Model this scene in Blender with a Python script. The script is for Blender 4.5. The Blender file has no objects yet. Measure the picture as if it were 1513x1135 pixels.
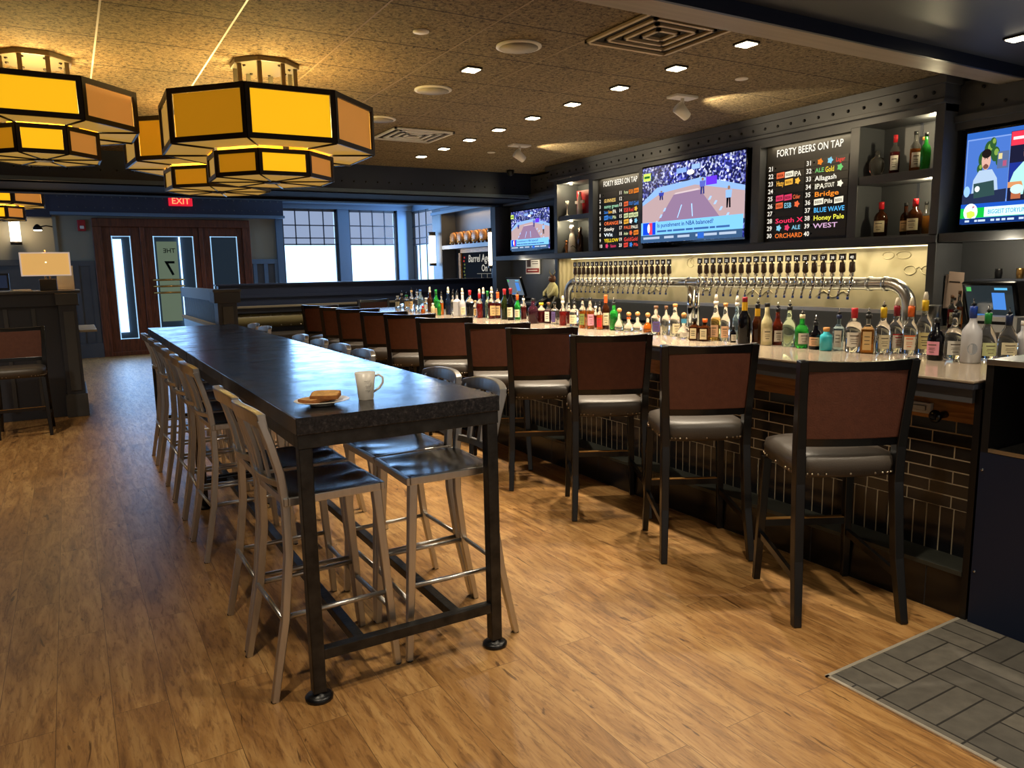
import bpy, bmesh, math, random
from mathutils import Vector, Matrix
R=random.Random(7)
pi=math.pi
SC=bpy.context.scene; COL=SC.collection

# ---------------------------------------------------------------- materials
def srgb(c):
    return tuple((x/12.92 if x<=.04045 else ((x+.055)/1.055)**2.4) for x in c)
def hx(s):
    s=s.lstrip('#'); return srgb([int(s[i:i+2],16)/255 for i in (0,2,4)])
def setin(n,k,v):
    if k in n.inputs: n.inputs[k].default_value=v
def mat(name,col,rough=.5,metal=0,em=0,emc=None,trans=0,coat=0,noise=0,nscale=8,bump=0,bscale=60,ior=1.45,alpha=1,spec=.5,stretch=None):
    if isinstance(col,str): col=hx(col)
    m=bpy.data.materials.new(name); m.use_nodes=True
    nt=m.node_tree; b=nt.nodes['Principled BSDF']
    setin(b,'Base Color',(*col,1)); setin(b,'Roughness',rough); setin(b,'Metallic',metal)
    setin(b,'Transmission Weight',trans); setin(b,'IOR',ior); setin(b,'Coat Weight',coat); setin(b,'Coat Roughness',.08)
    setin(b,'Specular IOR Level',spec); setin(b,'Alpha',alpha)
    if em:
        e=emc or col
        if isinstance(e,str): e=hx(e)
        setin(b,'Emission Color',(*e,1)); setin(b,'Emission Strength',em)
    if noise or bump:
        tc=nt.nodes.new('ShaderNodeTexCoord'); vec=tc.outputs['Object']
        if stretch:
            mp=nt.nodes.new('ShaderNodeMapping'); mp.inputs['Scale'].default_value=stretch
            nt.links.new(vec,mp.inputs['Vector']); vec=mp.outputs['Vector']
        if noise:
            n=nt.nodes.new('ShaderNodeTexNoise'); n.inputs['Scale'].default_value=nscale; n.inputs['Detail'].default_value=6
            nt.links.new(vec,n.inputs['Vector'])
            r=nt.nodes.new('ShaderNodeValToRGB'); r.color_ramp.elements[0].position=.3; r.color_ramp.elements[1].position=.7
            r.color_ramp.elements[0].color=(*[max(0,c*(1-noise)) for c in col],1)
            r.color_ramp.elements[1].color=(*[min(1,c*(1+noise)) for c in col],1)
            nt.links.new(n.outputs['Fac'],r.inputs['Fac']); nt.links.new(r.outputs['Color'],b.inputs['Base Color'])
        if bump:
            n=nt.nodes.new('ShaderNodeTexNoise'); n.inputs['Scale'].default_value=bscale; n.inputs['Detail'].default_value=4
            nt.links.new(vec,n.inputs['Vector'])
            bp=nt.nodes.new('ShaderNodeBump'); bp.inputs['Strength'].default_value=bump; bp.inputs['Distance'].default_value=.01
            nt.links.new(n.outputs['Fac'],bp.inputs['Height']); nt.links.new(bp.outputs['Normal'],b.inputs['Normal'])
    return m
def emit(name,col,s):
    if isinstance(col,str): col=hx(col)
    m=bpy.data.materials.new(name); m.use_nodes=True; nt=m.node_tree
    nt.nodes.clear(); o=nt.nodes.new('ShaderNodeOutputMaterial'); e=nt.nodes.new('ShaderNodeEmission')
    e.inputs['Color'].default_value=(*col,1); e.inputs['Strength'].default_value=s
    nt.links.new(e.outputs[0],o.inputs[0]); return m
_fl={}
def flat(c,s=1.0):               # a printed / glowing flat colour
    k=(c,s)
    if k not in _fl: _fl[k]=emit('glow_'+c.strip('#'),c,s)
    return _fl[k]
def paint(c,rough=.6):
    k=('p',c)
    if k not in _fl: _fl[k]=mat('paint_'+c.strip('#'),c,rough)
    return _fl[k]

class G:                          # tiny node-graph helper
    def __init__(s,name):
        s.m=bpy.data.materials.new(name); s.m.use_nodes=True; s.nt=s.m.node_tree; s.b=s.nt.nodes['Principled BSDF']
        s.tc=s.nt.nodes.new('ShaderNodeTexCoord').outputs['Object']
    def n(s,t,**k):
        x=s.nt.nodes.new(t)
        for a,v in k.items():
            if a in x.inputs: x.inputs[a].default_value=v
            else: setattr(x,a,v)
        return x
    def l(s,a,b): s.nt.links.new(a,b)
    def map(s,scale=(1,1,1),rot=(0,0,0),loc=(0,0,0),src=None):
        m=s.n('ShaderNodeMapping'); m.inputs['Scale'].default_value=scale; m.inputs['Rotation'].default_value=rot; m.inputs['Location'].default_value=loc
        s.l(src or s.tc,m.inputs['Vector']); return m.outputs['Vector']
    def ramp(s,fac,stops):
        r=s.n('ShaderNodeValToRGB'); e=r.color_ramp.elements
        while len(e)<len(stops): e.new(.5)
        for i,(p,c) in enumerate(stops): e[i].position=p; e[i].color=(*c,1)
        s.l(fac,r.inputs['Fac']); return r.outputs['Color']
    def mix(s,a,b,fac,mode='MIX'):
        m=s.n('ShaderNodeMixRGB'); m.blend_type=mode
        for i,v in ((1,a),(2,b),(0,fac)):
            if isinstance(v,(int,float)): m.inputs[i].default_value=v
            elif isinstance(v,tuple): m.inputs[i].default_value=(*v,1)
            else: s.l(v,m.inputs[i])
        return m.outputs[0]
    def bump(s,h,st=.3,d=.01):
        b=s.n('ShaderNodeBump'); b.inputs['Strength'].default_value=st; b.inputs['Distance'].default_value=d
        s.l(h,b.inputs['Height']); s.l(b.outputs['Normal'],s.b.inputs['Normal'])

def mat_floor():
    g=G('vinyl_oak_planks')
    sw=g.map(rot=(0,0,pi/2))
    br=g.n('ShaderNodeTexBrick',Scale=1.0); br.offset=.37; br.offset_frequency=2
    br.inputs['Brick Width'].default_value=1.22; br.inputs['Row Height'].default_value=.18
    br.inputs['Mortar Size'].default_value=.0012; br.inputs['Mortar Smooth'].default_value=.3; br.inputs['Bias'].default_value=0
    br.inputs['Color1'].default_value=(0,0,0,1); br.inputs['Color2'].default_value=(1,1,1,1); br.inputs['Mortar'].default_value=(.5,.5,.5,1)
    g.l(sw,br.inputs['Vector'])
    per=br.outputs['Color']
    # shift the grain by plank so it does not run across seams
    sep=g.n('ShaderNodeVectorMath'); sep.operation='MULTIPLY_ADD'
    g.l(per,sep.inputs[0]); sep.inputs[1].default_value=(7,13,3); g.l(g.tc,sep.inputs[2])
    gv=g.map(scale=(9,1.3,1),src=sep.outputs[0])
    n1=g.n('ShaderNodeTexNoise',Scale=1.6,Detail=9.0,Roughness=.62,Distortion=1.1); g.l(gv,n1.inputs['Vector'])
    fine=g.n('ShaderNodeTexNoise',Scale=7.0,Detail=8.0,Roughness=.7,Distortion=.6); g.l(gv,fine.inputs['Vector'])
    base=g.ramp(n1.outputs['Fac'],[(.25,hx('#6e4d2b')),(.45,hx('#a07644')),(.6,hx('#b88f58')),(.8,hx('#c4a068'))])
    tint=g.mix(hx('#a08468'),hx('#ffffff'),per)
    c=g.mix(base,tint,.35,'MULTIPLY')
    fr=g.ramp(fine.outputs['Fac'],[(.36,(.32,.24,.2)),(.5,(1,1,1))])
    c=g.mix(c,fr,.6,'MULTIPLY')
    crk=g.n('ShaderNodeTexNoise',Scale=1.5,Detail=5.0,Distortion=2.5); g.l(g.map(scale=(7,1.5,1),src=sep.outputs[0]),crk.inputs['Vector'])
    kr=g.ramp(crk.outputs['Fac'],[(.30,(.15,.1,.07)),(.335,(1,1,1))])
    c=g.mix(c,kr,.75,'MULTIPLY')
    c=g.mix(c,hx('#3a2618'),g.ramp(br.outputs['Fac'],[(0,(0,0,0)),(1,(.75,.75,.75))]))
    g.l(c,g.b.inputs['Base Color'])
    g.l(g.ramp(fine.outputs['Fac'],[(.3,(.44,.44,.44)),(.7,(.29,.29,.29))]),g.b.inputs['Roughness'])
    g.bump(fine.outputs['Fac'],.18,.004)
    return g.m
def mat_ceiling():
    g=G('fissured_ceiling_tile')
    br=g.n('ShaderNodeTexBrick',Scale=1.0); br.offset=0; 
    br.inputs['Brick Width'].default_value=.6096; br.inputs['Row Height'].default_value=.6096
    br.inputs['Mortar Size'].default_value=.006; br.inputs['Mortar Smooth'].default_value=.1
    g.l(g.map(loc=(-.255+.6096,-3.64+.6096*6,0)),br.inputs['Vector'])
    v=g.n('ShaderNodeTexVoronoi',Scale=75.0); g.l(g.tc,v.inputs['Vector'])
    n=g.n('ShaderNodeTexNoise',Scale=42.0,Detail=6.0,Roughness=.75,Distortion=.8); g.l(g.tc,n.inputs['Vector'])
    c=g.ramp(n.outputs['Fac'],[(.38,hx('#30281b')),(.47,hx('#7c6c4e')),(.62,hx('#a08e6a'))])
    c=g.mix(c,hx('#2e2214'),br.outputs['Fac'])
    g.l(c,g.b.inputs['Base Color']); setin(g.b,'Roughness',.9)
    g.bump(n.outputs['Fac'],1.0,.02)
    return g.m
def mat_brick(name,w,h,col,mort,loc=(0,0,0),off=.5,ms=.004,rough=.18,vert=False):
    g=G(name)   # wall in the YZ plane: map (y,z)
    cb=g.n('ShaderNodeSeparateXYZ'); g.l(g.tc,cb.inputs[0]); cc=g.n('ShaderNodeCombineXYZ')
    g.l(cb.outputs['Y'],cc.inputs[0]); g.l(cb.outputs['Z'],cc.inputs[1])
    br=g.n('ShaderNodeTexBrick',Scale=1.0); br.offset=off
    br.inputs['Brick Width'].default_value=w; br.inputs['Row Height'].default_value=h
    br.inputs['Mortar Size'].default_value=ms; br.inputs['Mortar Smooth'].default_value=.05
    br.inputs['Color1'].default_value=(*hx(col),1); br.inputs['Color2'].default_value=(*[x*1.9 for x in hx(col)],1)
    br.inputs['Mortar'].default_value=(*hx(mort),1)
    g.l(g.map(loc=loc,src=cc.outputs[0]),br.inputs['Vector'])
    g.l(br.outputs['Color'],g.b.inputs['Base Color'])
    g.l(g.ramp(br.outputs['Fac'],[(0,(rough,)*3),(1,(.8,.8,.8))]),g.b.inputs['Roughness'])
    inv=g.n('ShaderNodeInvert'); g.l(br.outputs['Fac'],inv.inputs['Color']); g.bump(inv.outputs[0],.6,.004)
    return g.m
def mat_wood(name,a,b_,scale=(1,1,1),rough=.45,ns=3):
    g=G(name)
    n=g.n('ShaderNodeTexNoise',Scale=ns,Detail=8.0,Roughness=.6,Distortion=1.5); g.l(g.map(scale=scale),n.inputs['Vector'])
    g.l(g.ramp(n.outputs['Fac'],[(.3,hx(a)),(.5,tuple((x+y)/2 for x,y in zip(hx(a),hx(b_)))),(.7,hx(b_))]),g.b.inputs['Base Color'])
    setin(g.b,'Roughness',rough); g.bump(n.outputs['Fac'],.15,.004); return g.m
def mat_granite():
    g=G('black_leathered_granite')
    n=g.n('ShaderNodeTexNoise',Scale=55.0,Detail=6.0,Roughness=.75); g.l(g.tc,n.inputs['Vector'])
    v=g.n('ShaderNodeTexNoise',Scale=9.0,Detail=4.0); g.l(g.tc,v.inputs['Vector'])
    c=g.ramp(n.outputs['Fac'],[(.35,hx('#0f0e0e')),(.55,hx('#232021')),(.72,hx('#4a4544'))])
    g.l(c,g.b.inputs['Base Color'])
    g.l(g.ramp(v.outputs['Fac'],[(.3,(.12,)*3),(.7,(.25,)*3)]),g.b.inputs['Roughness'])
    setin(g.b,'Specular IOR Level',.36); g.bump(n.outputs['Fac'],.12,.003); return g.m
def mat_crowd():
    g=G('arena_crowd_picture'); nt=g.nt
    v=g.n('ShaderNodeTexVoronoi',Scale=46.0); g.l(g.tc,v.inputs['Vector'])
    n=g.n('ShaderNodeTexNoise',Scale=5.0,Detail=4.0); g.l(g.tc,n.inputs['Vector'])
    sp=g.n('ShaderNodeSeparateXYZ'); g.l(v.outputs['Color'],sp.inputs[0])
    c=g.ramp(sp.outputs[0],[(.0,hx('#080a2e')),(.4,hx('#1c2270')),(.62,hx('#4a4fb8')),(.8,hx('#8f97c8')),(.95,hx('#d8dcf4'))])
    c=g.mix(c,g.ramp(n.outputs['Fac'],[(.35,hx('#0b0d30')),(.65,hx('#ffffff'))]),.65,'MULTIPLY')
    g.l(c,g.b.inputs['Emission Color']); setin(g.b,'Emission Strength',1.15); setin(g.b,'Base Color',(0,0,0,1)); return g.m

M={}
M['paint']=mat('charcoal_paint','#4b4d51',.42,noise=.12,nscale=3,bump=.05,bscale=30)
M['paintd']=mat('dark_charcoal_paint','#383c47',.45)
M['navy']=mat('navy_black_beam_paint','#222a3f',.4,noise=.15,nscale=2)
M['chalk']=mat('matte_chalkboard','#17181a',.95,spec=.05)
M['ledge']=mat('worn_ledge_tile','#33352f',.5,noise=.2,nscale=12)
M['navym']=mat('matte_navy_soffit','#10141f',.85,spec=.15)
M['lowwall']=mat('navy_partition_paint','#2b3754',.5)
M['bluegrey']=mat('daylit_blue_trim','#5a6f86',.5)  # blue daylight on the far charcoal trim, put into its colour
M['taupe']=mat('taupe_wall_paint','#8f8774',.75,bump=.05)
M['floor']=mat_floor(); M['ceil']=mat_ceiling()
M['granite']=mat_granite()
M['steel']=mat('raw_blackened_steel','#383736',.36,.8,noise=.45,nscale=14,bump=.1,bscale=60)
M['alu']=mat('brushed_aluminium','#c4c2be',.33,1,noise=.08,nscale=40,stretch=(1,1,.1))
M['chrome']=mat('polished_chrome','#dcdad6',.12,1)
M['brush']=mat('brushed_stainless','#c8c6c0',.28,1)
M['blackwood']=mat('black_lacquered_wood','#08080a',.28,coat=.25)
M['leather']=mat('brown_leather','#5c3527',.5,noise=.12,nscale=30,bump=.15,bscale=160)
M['taupeleather']=mat('taupe_leather','#463f38',.42,bump=.12,bscale=160)
M['nail']=mat('nailhead_metal','#b8aa94',.3,1)
M['bartop']=mat('taupe_quartz_counter','#9a8c7a',.14,noise=.06,nscale=40)
M['brickh']=mat_brick('black_glazed_brick_tile',.212,.059,'#141416','#a0937a',loc=(.05,-.017,0),ms=.003)
M['brickv']=mat_brick('black_glazed_soldier_tile',.0635,.6,'#101115','#a0937a',loc=(0,0,0),off=0,ms=.003)
M['riser']=mat_brick('black_riser_tile',.62,.4,'#08090c','#222226',off=0,ms=.003,rough=.22)
M['wood']=mat_wood('reclaimed_wood','#7a4c22','#d29a54',(8,.9,9),.5)
M['oak']=mat_wood('stained_oak_door','#3a1a0e','#7a4026',(9,9,.8),.4)
M['white']=mat('white_ceramic','#e9e4da',.3)
M['whitepl']=mat('white_plastic','#d9d6ce',.5)
M['black']=mat('black_plastic','#0b0b0d',.35)
M['gloss']=mat('black_gloss','#050507',.08)
M['box']=mat('navy_laminate','#0c1a33',.45)
M['boxb']=mat('black_laminate','#0a0a0c',.5)
M['paver']=None
M['trimstrip']=mat('brushed_nickel_strip','#d8cfbd',.3,.6)
M['amberb']=mat('amber_mica_glow_bright','#ffb800',.5,em=.60,emc='#ffbe18')  # one mica; bulb brightness by facing is put into these four copies
M['amberm']=mat('amber_mica_glow_mid','#c07a08',.5,em=.36,emc='#d08c14')
M['amberd']=mat('amber_mica_glow_tan','#b87420',.5,em=.34,emc='#d69040')
M['amberp']=mat('amber_mica_glow_pale','#9a7632',.6,spec=.2,em=.34,emc='#d8a84e')
M['bronze']=mat('dark_bronze','#2a221b',.4,.5)
M['canopy']=mat('cream_canopy_metal','#5c5544',.4,.3)
M['glass']=mat('clear_window_glass','#ffffff',.02,trans=1,ior=1.05)
M['screen_led']=emit('warm_led_strip','#ffe8b4',3)
M['ledsoft']=emit('soft_led_strip','#ffe2a0',1.1)
M['spotem']=emit('downlight_glow','#fff0c8',9)
M['sconce']=emit('sconce_glow','#fff2d8',3.2)
M['daylight']=emit('daylight_outside',(.38,.64,1.0),2.3)
M['tin']=None
M['red']=mat('red_enamel','#a31621',.4)
M['brass']=mat('brass','#c79a58',.3,1)
M['tanleather']=mat('tan_leather','#8d8258',.4,bump=.1)
def mat_tin():
    g=G('embossed_tin_panel')
    sp=g.n('ShaderNodeSeparateXYZ'); g.l(g.tc,sp.inputs[0])
    w=g.n('ShaderNodeTexWave',Scale=5.0,Distortion=5.0,Detail=1.0); g.l(g.tc,w.inputs['Vector'])
    g.l(g.ramp(w.outputs['Fac'],[(.2,hx('#a49a7c')),(.8,hx('#bcb294'))]),g.b.inputs['Base Color'])
    setin(g.b,'Roughness',.35); setin(g.b,'Metallic',.1); g.bump(w.outputs['Fac'],.25,.006); return g.m
M['tin']=mat_tin()
def mat_paver():
    g=G('grey_basketweave_paver')
    def bk(rot,w,h):
        br=g.n('ShaderNodeTexBrick',Scale=1.0); br.offset=0
        br.inputs['Brick Width'].default_value=w; br.inputs['Row Height'].default_value=h
        br.inputs['Mortar Size'].default_value=.004
        br.inputs['Color1'].default_value=(*hx('#4d4a44'),1); br.inputs['Color2'].default_value=(*hx('#6a655b'),1); br.inputs['Mortar'].default_value=(*hx('#201d19'),1)
        g.l(g.map(),br.inputs['Vector']); return br
    a=bk(0,.30,.10); b=bk(0,.10,.30)
    ck=g.n('ShaderNodeTexChecker',Scale=1/.30); g.l(g.map(loc=(0,0,.05)),ck.inputs['Vector'])
    c=g.mix(a.outputs['Color'],b.outputs['Color'],ck.outputs['Fac'])
    n=g.n('ShaderNodeTexNoise',Scale=20.0,Detail=6.0); g.l(g.tc,n.inputs['Vector'])
    c=g.mix(c,g.ramp(n.outputs['Fac'],[(.3,(.6,.6,.6)),(.7,(1,1,1))]),.7,'MULTIPLY')
    g.l(c,g.b.inputs['Base Color']); setin(g.b,'Roughness',.6); g.bump(n.outputs['Fac'],.2,.005); return g.m
M['paver']=mat_paver()

# ---------------------------------------------------------------- mesh builder
EX,EY,EZ=Vector((0,-1,0)),Vector((0,0,1)),Vector((-1,0,0))
_txt={}
def text_geo(s):
    if s not in _txt:
        cu=bpy.data.curves.new('t','FONT'); cu.body=s; cu.size=1; cu.resolution_u=2; cu.offset=.012; cu.align_x='LEFT'
        ob=bpy.data.objects.new('t',cu); COL.objects.link(ob)
        dg=bpy.context.evaluated_depsgraph_get(); me=ob.evaluated_get(dg).to_mesh()
        vs=[v.co.copy() for v in me.vertices]; fs=[list(p.vertices) for p in me.polygons]
        ob.evaluated_get(dg).to_mesh_clear(); bpy.data.objects.remove(ob); bpy.data.curves.remove(cu)
        w=max([v.x for v in vs] or [1]); _txt[s]=(vs,fs,w)
    return _txt[s]
class MB:
    def __init__(s): s.v=[]; s.f=[]; s.mi=[]; s.sm=[]; s.mats=[]; s.T=Matrix()
    def _m(s,m):
        if isinstance(m,str): m=M[m]
        if m not in s.mats: s.mats.append(m)
        return s.mats.index(m)
    def add(s,vs,fs,m,smooth=False):
        o=len(s.v); s.v+= [s.T@Vector(v) for v in vs]; k=s._m(m)
        for f in fs: s.f.append([o+i for i in f]); s.mi.append(k); s.sm.append(smooth)
        return s
    def box(s,x0,x1,y0,y1,z0,z1,m):
        vs=[(x,y,z) for x in (x0,x1) for y in (y0,y1) for z in (z0,z1)]
        return s.add(vs,[(0,1,3,2),(4,6,7,5),(0,4,5,1),(2,3,7,6),(0,2,6,4),(1,5,7,3)],m)
    def obox(s,c,sz,m,rot=None):
        T=Matrix.Translation(c)
        if rot is not None: T=T@rot
        hxx,hy,hz=[k/2 for k in sz]
        vs=[T@Vector((x,y,z)) for x in (-hxx,hxx) for y in (-hy,hy) for z in (-hz,hz)]
        return s.add(vs,[(0,1,3,2),(4,6,7,5),(0,4,5,1),(2,3,7,6),(0,2,6,4),(1,5,7,3)],m)
    def lathe(s,prof,m,n=16,c=(0,0,0),mfun=None,smooth=True,sx=1,sy=1,ph=0,cap=True):
        o=[];F=[];c=Vector(c)
        for r,z in prof:
            for i in range(n):
                a=2*pi*i/n+ph; o.append(c+Vector((r*math.cos(a)*sx,r*math.sin(a)*sy,z)))
        for j in range(len(prof)-1):
            fs=[(j*n+i,j*n+(i+1)%n,(j+1)*n+(i+1)%n,(j+1)*n+i) for i in range(n)]
            F.append(fs)
        base=len(s.v); s.v+=[s.T@v for v in o]
        for j,fs in enumerate(F):
            mm=mfun((prof[j][1]+prof[j+1][1])/2) if mfun else m
            k=s._m(mm)
            for f in fs: s.f.append([base+i for i in f]); s.mi.append(k); s.sm.append(smooth)
        if cap:
            k=s._m(mfun(prof[0][1]) if mfun else m)
            s.f.append([base+i for i in range(n)][::-1]); s.mi.append(k); s.sm.append(False)
            k=s._m(mfun(prof[-1][1]) if mfun else m)
            s.f.append([base+(len(prof)-1)*n+i for i in range(n)]); s.mi.append(k); s.sm.append(False)
        return s
    def tube(s,pts,r,m,n=8,smooth=True,sec=None,up=None):
        """sweep a circle (or the rectangle sec=(w,h), up gives its h axis) along pts; r may be a list"""
        pts=[Vector(p) for p in pts]; N=len(pts); rs=r if isinstance(r,(list,tuple)) else [r]*N
        rings=[]; prev=None
        for i,p in enumerate(pts):
            t=(pts[min(i+1,N-1)]-pts[max(i-1,0)]).normalized()
            u=Vector(up) if up is not None else (prev if prev is not None else (Vector((0,0,1)) if abs(t.z)<.9 else Vector((1,0,0))))
            u=(u-t*u.dot(t))
            if u.length<1e-4: u=t.orthogonal()
            u.normalize(); prev=u; w=t.cross(u)
            if sec:
                a,b=sec[0]/2*rs[i],sec[1]/2*rs[i]
                rings.append([p+w*a+u*b,p-w*a+u*b,p-w*a-u*b,p+w*a-u*b])
            else: rings.append([p+(w*math.cos(2*pi*k/n)+u*math.sin(2*pi*k/n))*rs[i] for k in range(n)])
        k=len(rings[0]); vs=[v for q in rings for v in q]
        fs=[(i*k+j,i*k+(j+1)%k,(i+1)*k+(j+1)%k,(i+1)*k+j) for i in range(N-1) for j in range(k)]
        fs+=[tuple(range(k))[::-1],tuple((N-1)*k+j for j in range(k))]
        return s.add(vs,fs,m,smooth and not sec)
    def prism(s,poly,z0,z1,m,smooth=False):
        n=len(poly); vs=[(x,y,z0) for x,y in poly]+[(x,y,z1) for x,y in poly]
        fs=[tuple(range(n))[::-1],tuple(range(n,2*n))]+[(i,(i+1)%n,n+(i+1)%n,n+i) for i in range(n)]
        return s.add(vs,fs,m,smooth)
    def sphere(s,c,r,m,n=10,sx=1,sy=1,sz=1):
        prof=[(max(1e-4,r*math.sin(pi*j/n)),-r*math.cos(pi*j/n)*sz) for j in range(n+1)]
        return s.lathe(prof,m,n=max(8,n),c=c,sx=sx,sy=sy,cap=False)
    def poly(s,pts,m): return s.add(pts,[tuple(range(len(pts)))],m)
    def text(s,t,o,size,m,ex=EX,ey=EY,fit=None,hs=1,align='L',thick=0):
        vs,fs,w=text_geo(t); o=Vector(o); k=size
        kx=size*hs if fit is None else fit/max(w,1e-3)
        sh=-w*kx/2 if align=='C' else 0
        return s.add([o+ex*(v.x*kx+sh)+ey*(v.y*k) for v in vs],fs,m)
    def build(s,name,parent=None,loc=None,rotz=0,bevel=0,seg=2,**kw):
        me=bpy.data.meshes.new(name); me.from_pydata([tuple(v) for v in s.v],[],s.f); 
        for m in s.mats: me.materials.append(m)
        me.polygons.foreach_set('material_index',s.mi); me.polygons.foreach_set('use_smooth',s.sm); me.update()
        bm=bmesh.new(); bm.from_mesh(me); bmesh.ops.recalc_face_normals(bm,faces=bm.faces) if not kw.get('keep') else None; bm.to_mesh(me); bm.free()
        o=bpy.data.objects.new(name,me); COL.objects.link(o)
        if parent: o.parent=parent
        if loc is not None: o.location=loc
        o.rotation_euler=(0,0,rotz)
        if bevel:
            b=o.modifiers.new('bevel','BEVEL'); b.width=bevel; b.segments=seg; b.limit_method='ANGLE'; b.angle_limit=.7
        return o
def tag(o,label,cat,group=None,kind=None):
    if label: o['label']=label
    if cat: o['category']=cat
    if group: o['group']=group
    if kind: o['kind']=kind
    return o
def st(o): o['kind']='structure'; return o
def empty(name,loc=(0,0,0),rotz=0):
    o=bpy.data.objects.new(name,None); o.empty_display_size=.1; COL.objects.link(o); o.location=loc; o.rotation_euler=(0,0,rotz); return o
def dup(root,loc,rotz=0):
    r=root.copy(); COL.objects.link(r); r.location=loc; r.rotation_euler=(0,0,rotz)
    for ch in list(root.children):
        c=ch.copy(); COL.objects.link(c); c.parent=r
        for g_ in list(ch.children):
            d=g_.copy(); COL.objects.link(d); d.parent=c
    return r
def B(name,x0,x1,y0,y1,z0,z1,m,parent=None,bevel=0): return MB().box(x0,x1,y0,y1,z0,z1,m).build(name,parent,bevel=bevel)
ORD=['nearest','second','third','fourth','fifth','sixth','seventh','eighth','ninth','tenth','eleventh','twelfth']
# ================================================================ SETTING
CZ=2.86; FZ=3.32
st(B('floor',-4,8,-3,19.6,-.1,0,'floor'))
# entry ground beyond the door is the same slab
st(MB().box(2.366,3.25,-3,1.69,.0005,.004,'paver').box(3.25,5.8,-3,1.69,.0005,.004,'paver').build('floor_tile_inlay'))
st(MB().box(2.354,2.368,-3,1.70,.0005,.006,'trimstrip').box(2.354,3.25,1.69,1.704,.0005,.006,'trimstrip').build('trim_1'))
st(B('ceiling',-4,5.80,2.93,9.0,CZ,CZ+.05,'ceil'))
st(B('ceiling_near',-4,8,-3,2.75,2.82,2.9,'paintd'))
st(B('ceiling_far',-4,8.5,9.9,19.5,FZ,FZ+.05,mat('pale_far_ceiling','#b9b8b0',.8)))
m_=mat('lit_beam_underside','#8d8172',.5,noise=.1,nscale=4,stretch=(.3,6,1))  # pale tone is light on the beam's bottom, put into its colour
st(MB().box(-4,5.8,2.765,2.93,2.75,2.9,m_).box(-4,5.8,2.745,2.765,2.75,2.9,'navy').build('ceiling_beam'))
# white tee grid running away from the camera on the left side
g=MB()
for k in range(-6,9):
    x=.255+.6096*k
    if x<5.3: g.box(x-.005,x+.005,2.93,9.0,CZ-.0015,CZ+.001,M['whitepl'] if k<2 else mat('tan_tee','#8a7652',.6) )
st(g.build('trim_2'))
# dropped soffit across the room at y=9
s=MB().box(-4,7.2,9.0,9.9,2.53,FZ+.1,'navy').box(-4,7.2,9.02,9.9,2.515,2.53,'navym').box(-4,7.2,8.975,9.0,2.53,2.57,'bluegrey').box(-4,7.2,9.9,9.93,2.5,2.56,'bluegrey')
for k in range(60): s.sphere((-3.2+k*.15,8.995,2.66),.011,'black',6)
st(s.build('ceiling_soffit'))
st(MB().box(-4,7.3,9.75,9.95,2.49,2.53,'navym').build('trim_3'))
# end wall of the bar bay and right hand walls
st(B('wall_bar_back',5.80,5.95,-3,9.9,0,2.95,'paint'))
st(B('wall_bar_end',5.55,7.3,9.9,10.02,0,2.55,'paintd'))
# far right wall (x = 7.2) with windows, cask niche and posts
w=MB()
w.box(7.2,7.35,10,12.35,0,FZ,'paintd')
w.box(7.2,7.35,12.35,13.02,0,FZ,'bluegrey')
w.box(7.2,7.35,13.02,15.3,2.86,FZ,'bluegrey').box(7.55,7.6,13.02,15.3,0,2.9,'paint').box(7.2,7.55,13.0,13.03,0,2.86,'paint').box(7.2,7.55,15.28,15.32,0,2.86,'paint')
w.box(7.2,7.55,13.03,15.28,2.04,2.12,'bluegrey')
w.box(7.2,7.35,15.3,15.75,0,FZ,'paint')
w.box(7.2,7.35,15.75,17.1,0,1.0,'paint').box(7.2,7.35,15.75,17.1,2.98,FZ,'bluegrey')
st(w.build('wall_right'))
t=MB().box(7.1,7.2,12.3,15.7,2.92,3.0,'bluegrey').box(7.14,7.2,12.3,15.7,2.8,2.86,'bluegrey')
for k in range(22): t.sphere((7.13,12.4+k*.15,2.96),.014,'black',6)
st(t.build('trim_4'))
# door wall, y = 17
d=MB()
d.box(-.15,-.09,16.96,17.0,0,2.78,'taupe').box(-.10,.5,17.03,17.2,0,FZ,'taupe').box(3.47,4.16,17.03,17.2,0,FZ,'taupe').box(.5,3.47,17.03,17.2,2.70,FZ,'taupe')
d.box(-.1,.5,17.0,17.03,0,1.87,'paint').box(3.47,4.1,17.0,17.03,0,1.87,'paint')
d.box(-.12,.5,16.97,17.03,1.80,1.90,'paint').box(3.47,4.12,16.97,17.03,1.80,1.90,'bluegrey')
for x in (-.1,.12,.40): d.box(x,x+.09,16.975,17.0,0,1.8,'paint')
for x in (3.49,3.72,3.95): d.box(x,x+.08,16.975,17.0,0,1.8,'bluegrey')
# window wall
d.box(4.1,7.35,17.03,17.2,0,1.0,'paint').box(4.1,7.35,17.03,17.2,3.0,FZ,'bluegrey')
d.box(4.02,4.16,16.95,17.2,1.0,3.0,'bluegrey').box(5.42,5.68,16.97,17.2,1.0,3.0,'bluegrey').box(6.86,7.35,16.97,17.2,1.0,3.0,'bluegrey')
st(d.build('wall_far'))
st(MB().box(-.1,.5,16.95,17.03,0,.28,'paint').build('baseboard_far'))
st(MB().box(4.1,7.2,16.9,17.0,3.0,3.1,'bluegrey').box(4.1,7.2,16.8,17.0,3.1,3.14,'bluegrey').build('trim_5'))
st(MB().box(-4,-.1,18.0,18.2,0,FZ,'taupe').box(-4,-.1,17.97,18.0,0,1.9,'paint').box(-4,-.1,17.93,18.0,1.84,1.95,'paint').box(-.13,-.105,17.04,18.1,0,FZ,'taupe').build('wall_far_left'))
st(B('wall_left',-4.1,-4,-3,18.2,0,FZ,'taupe'))
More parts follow.
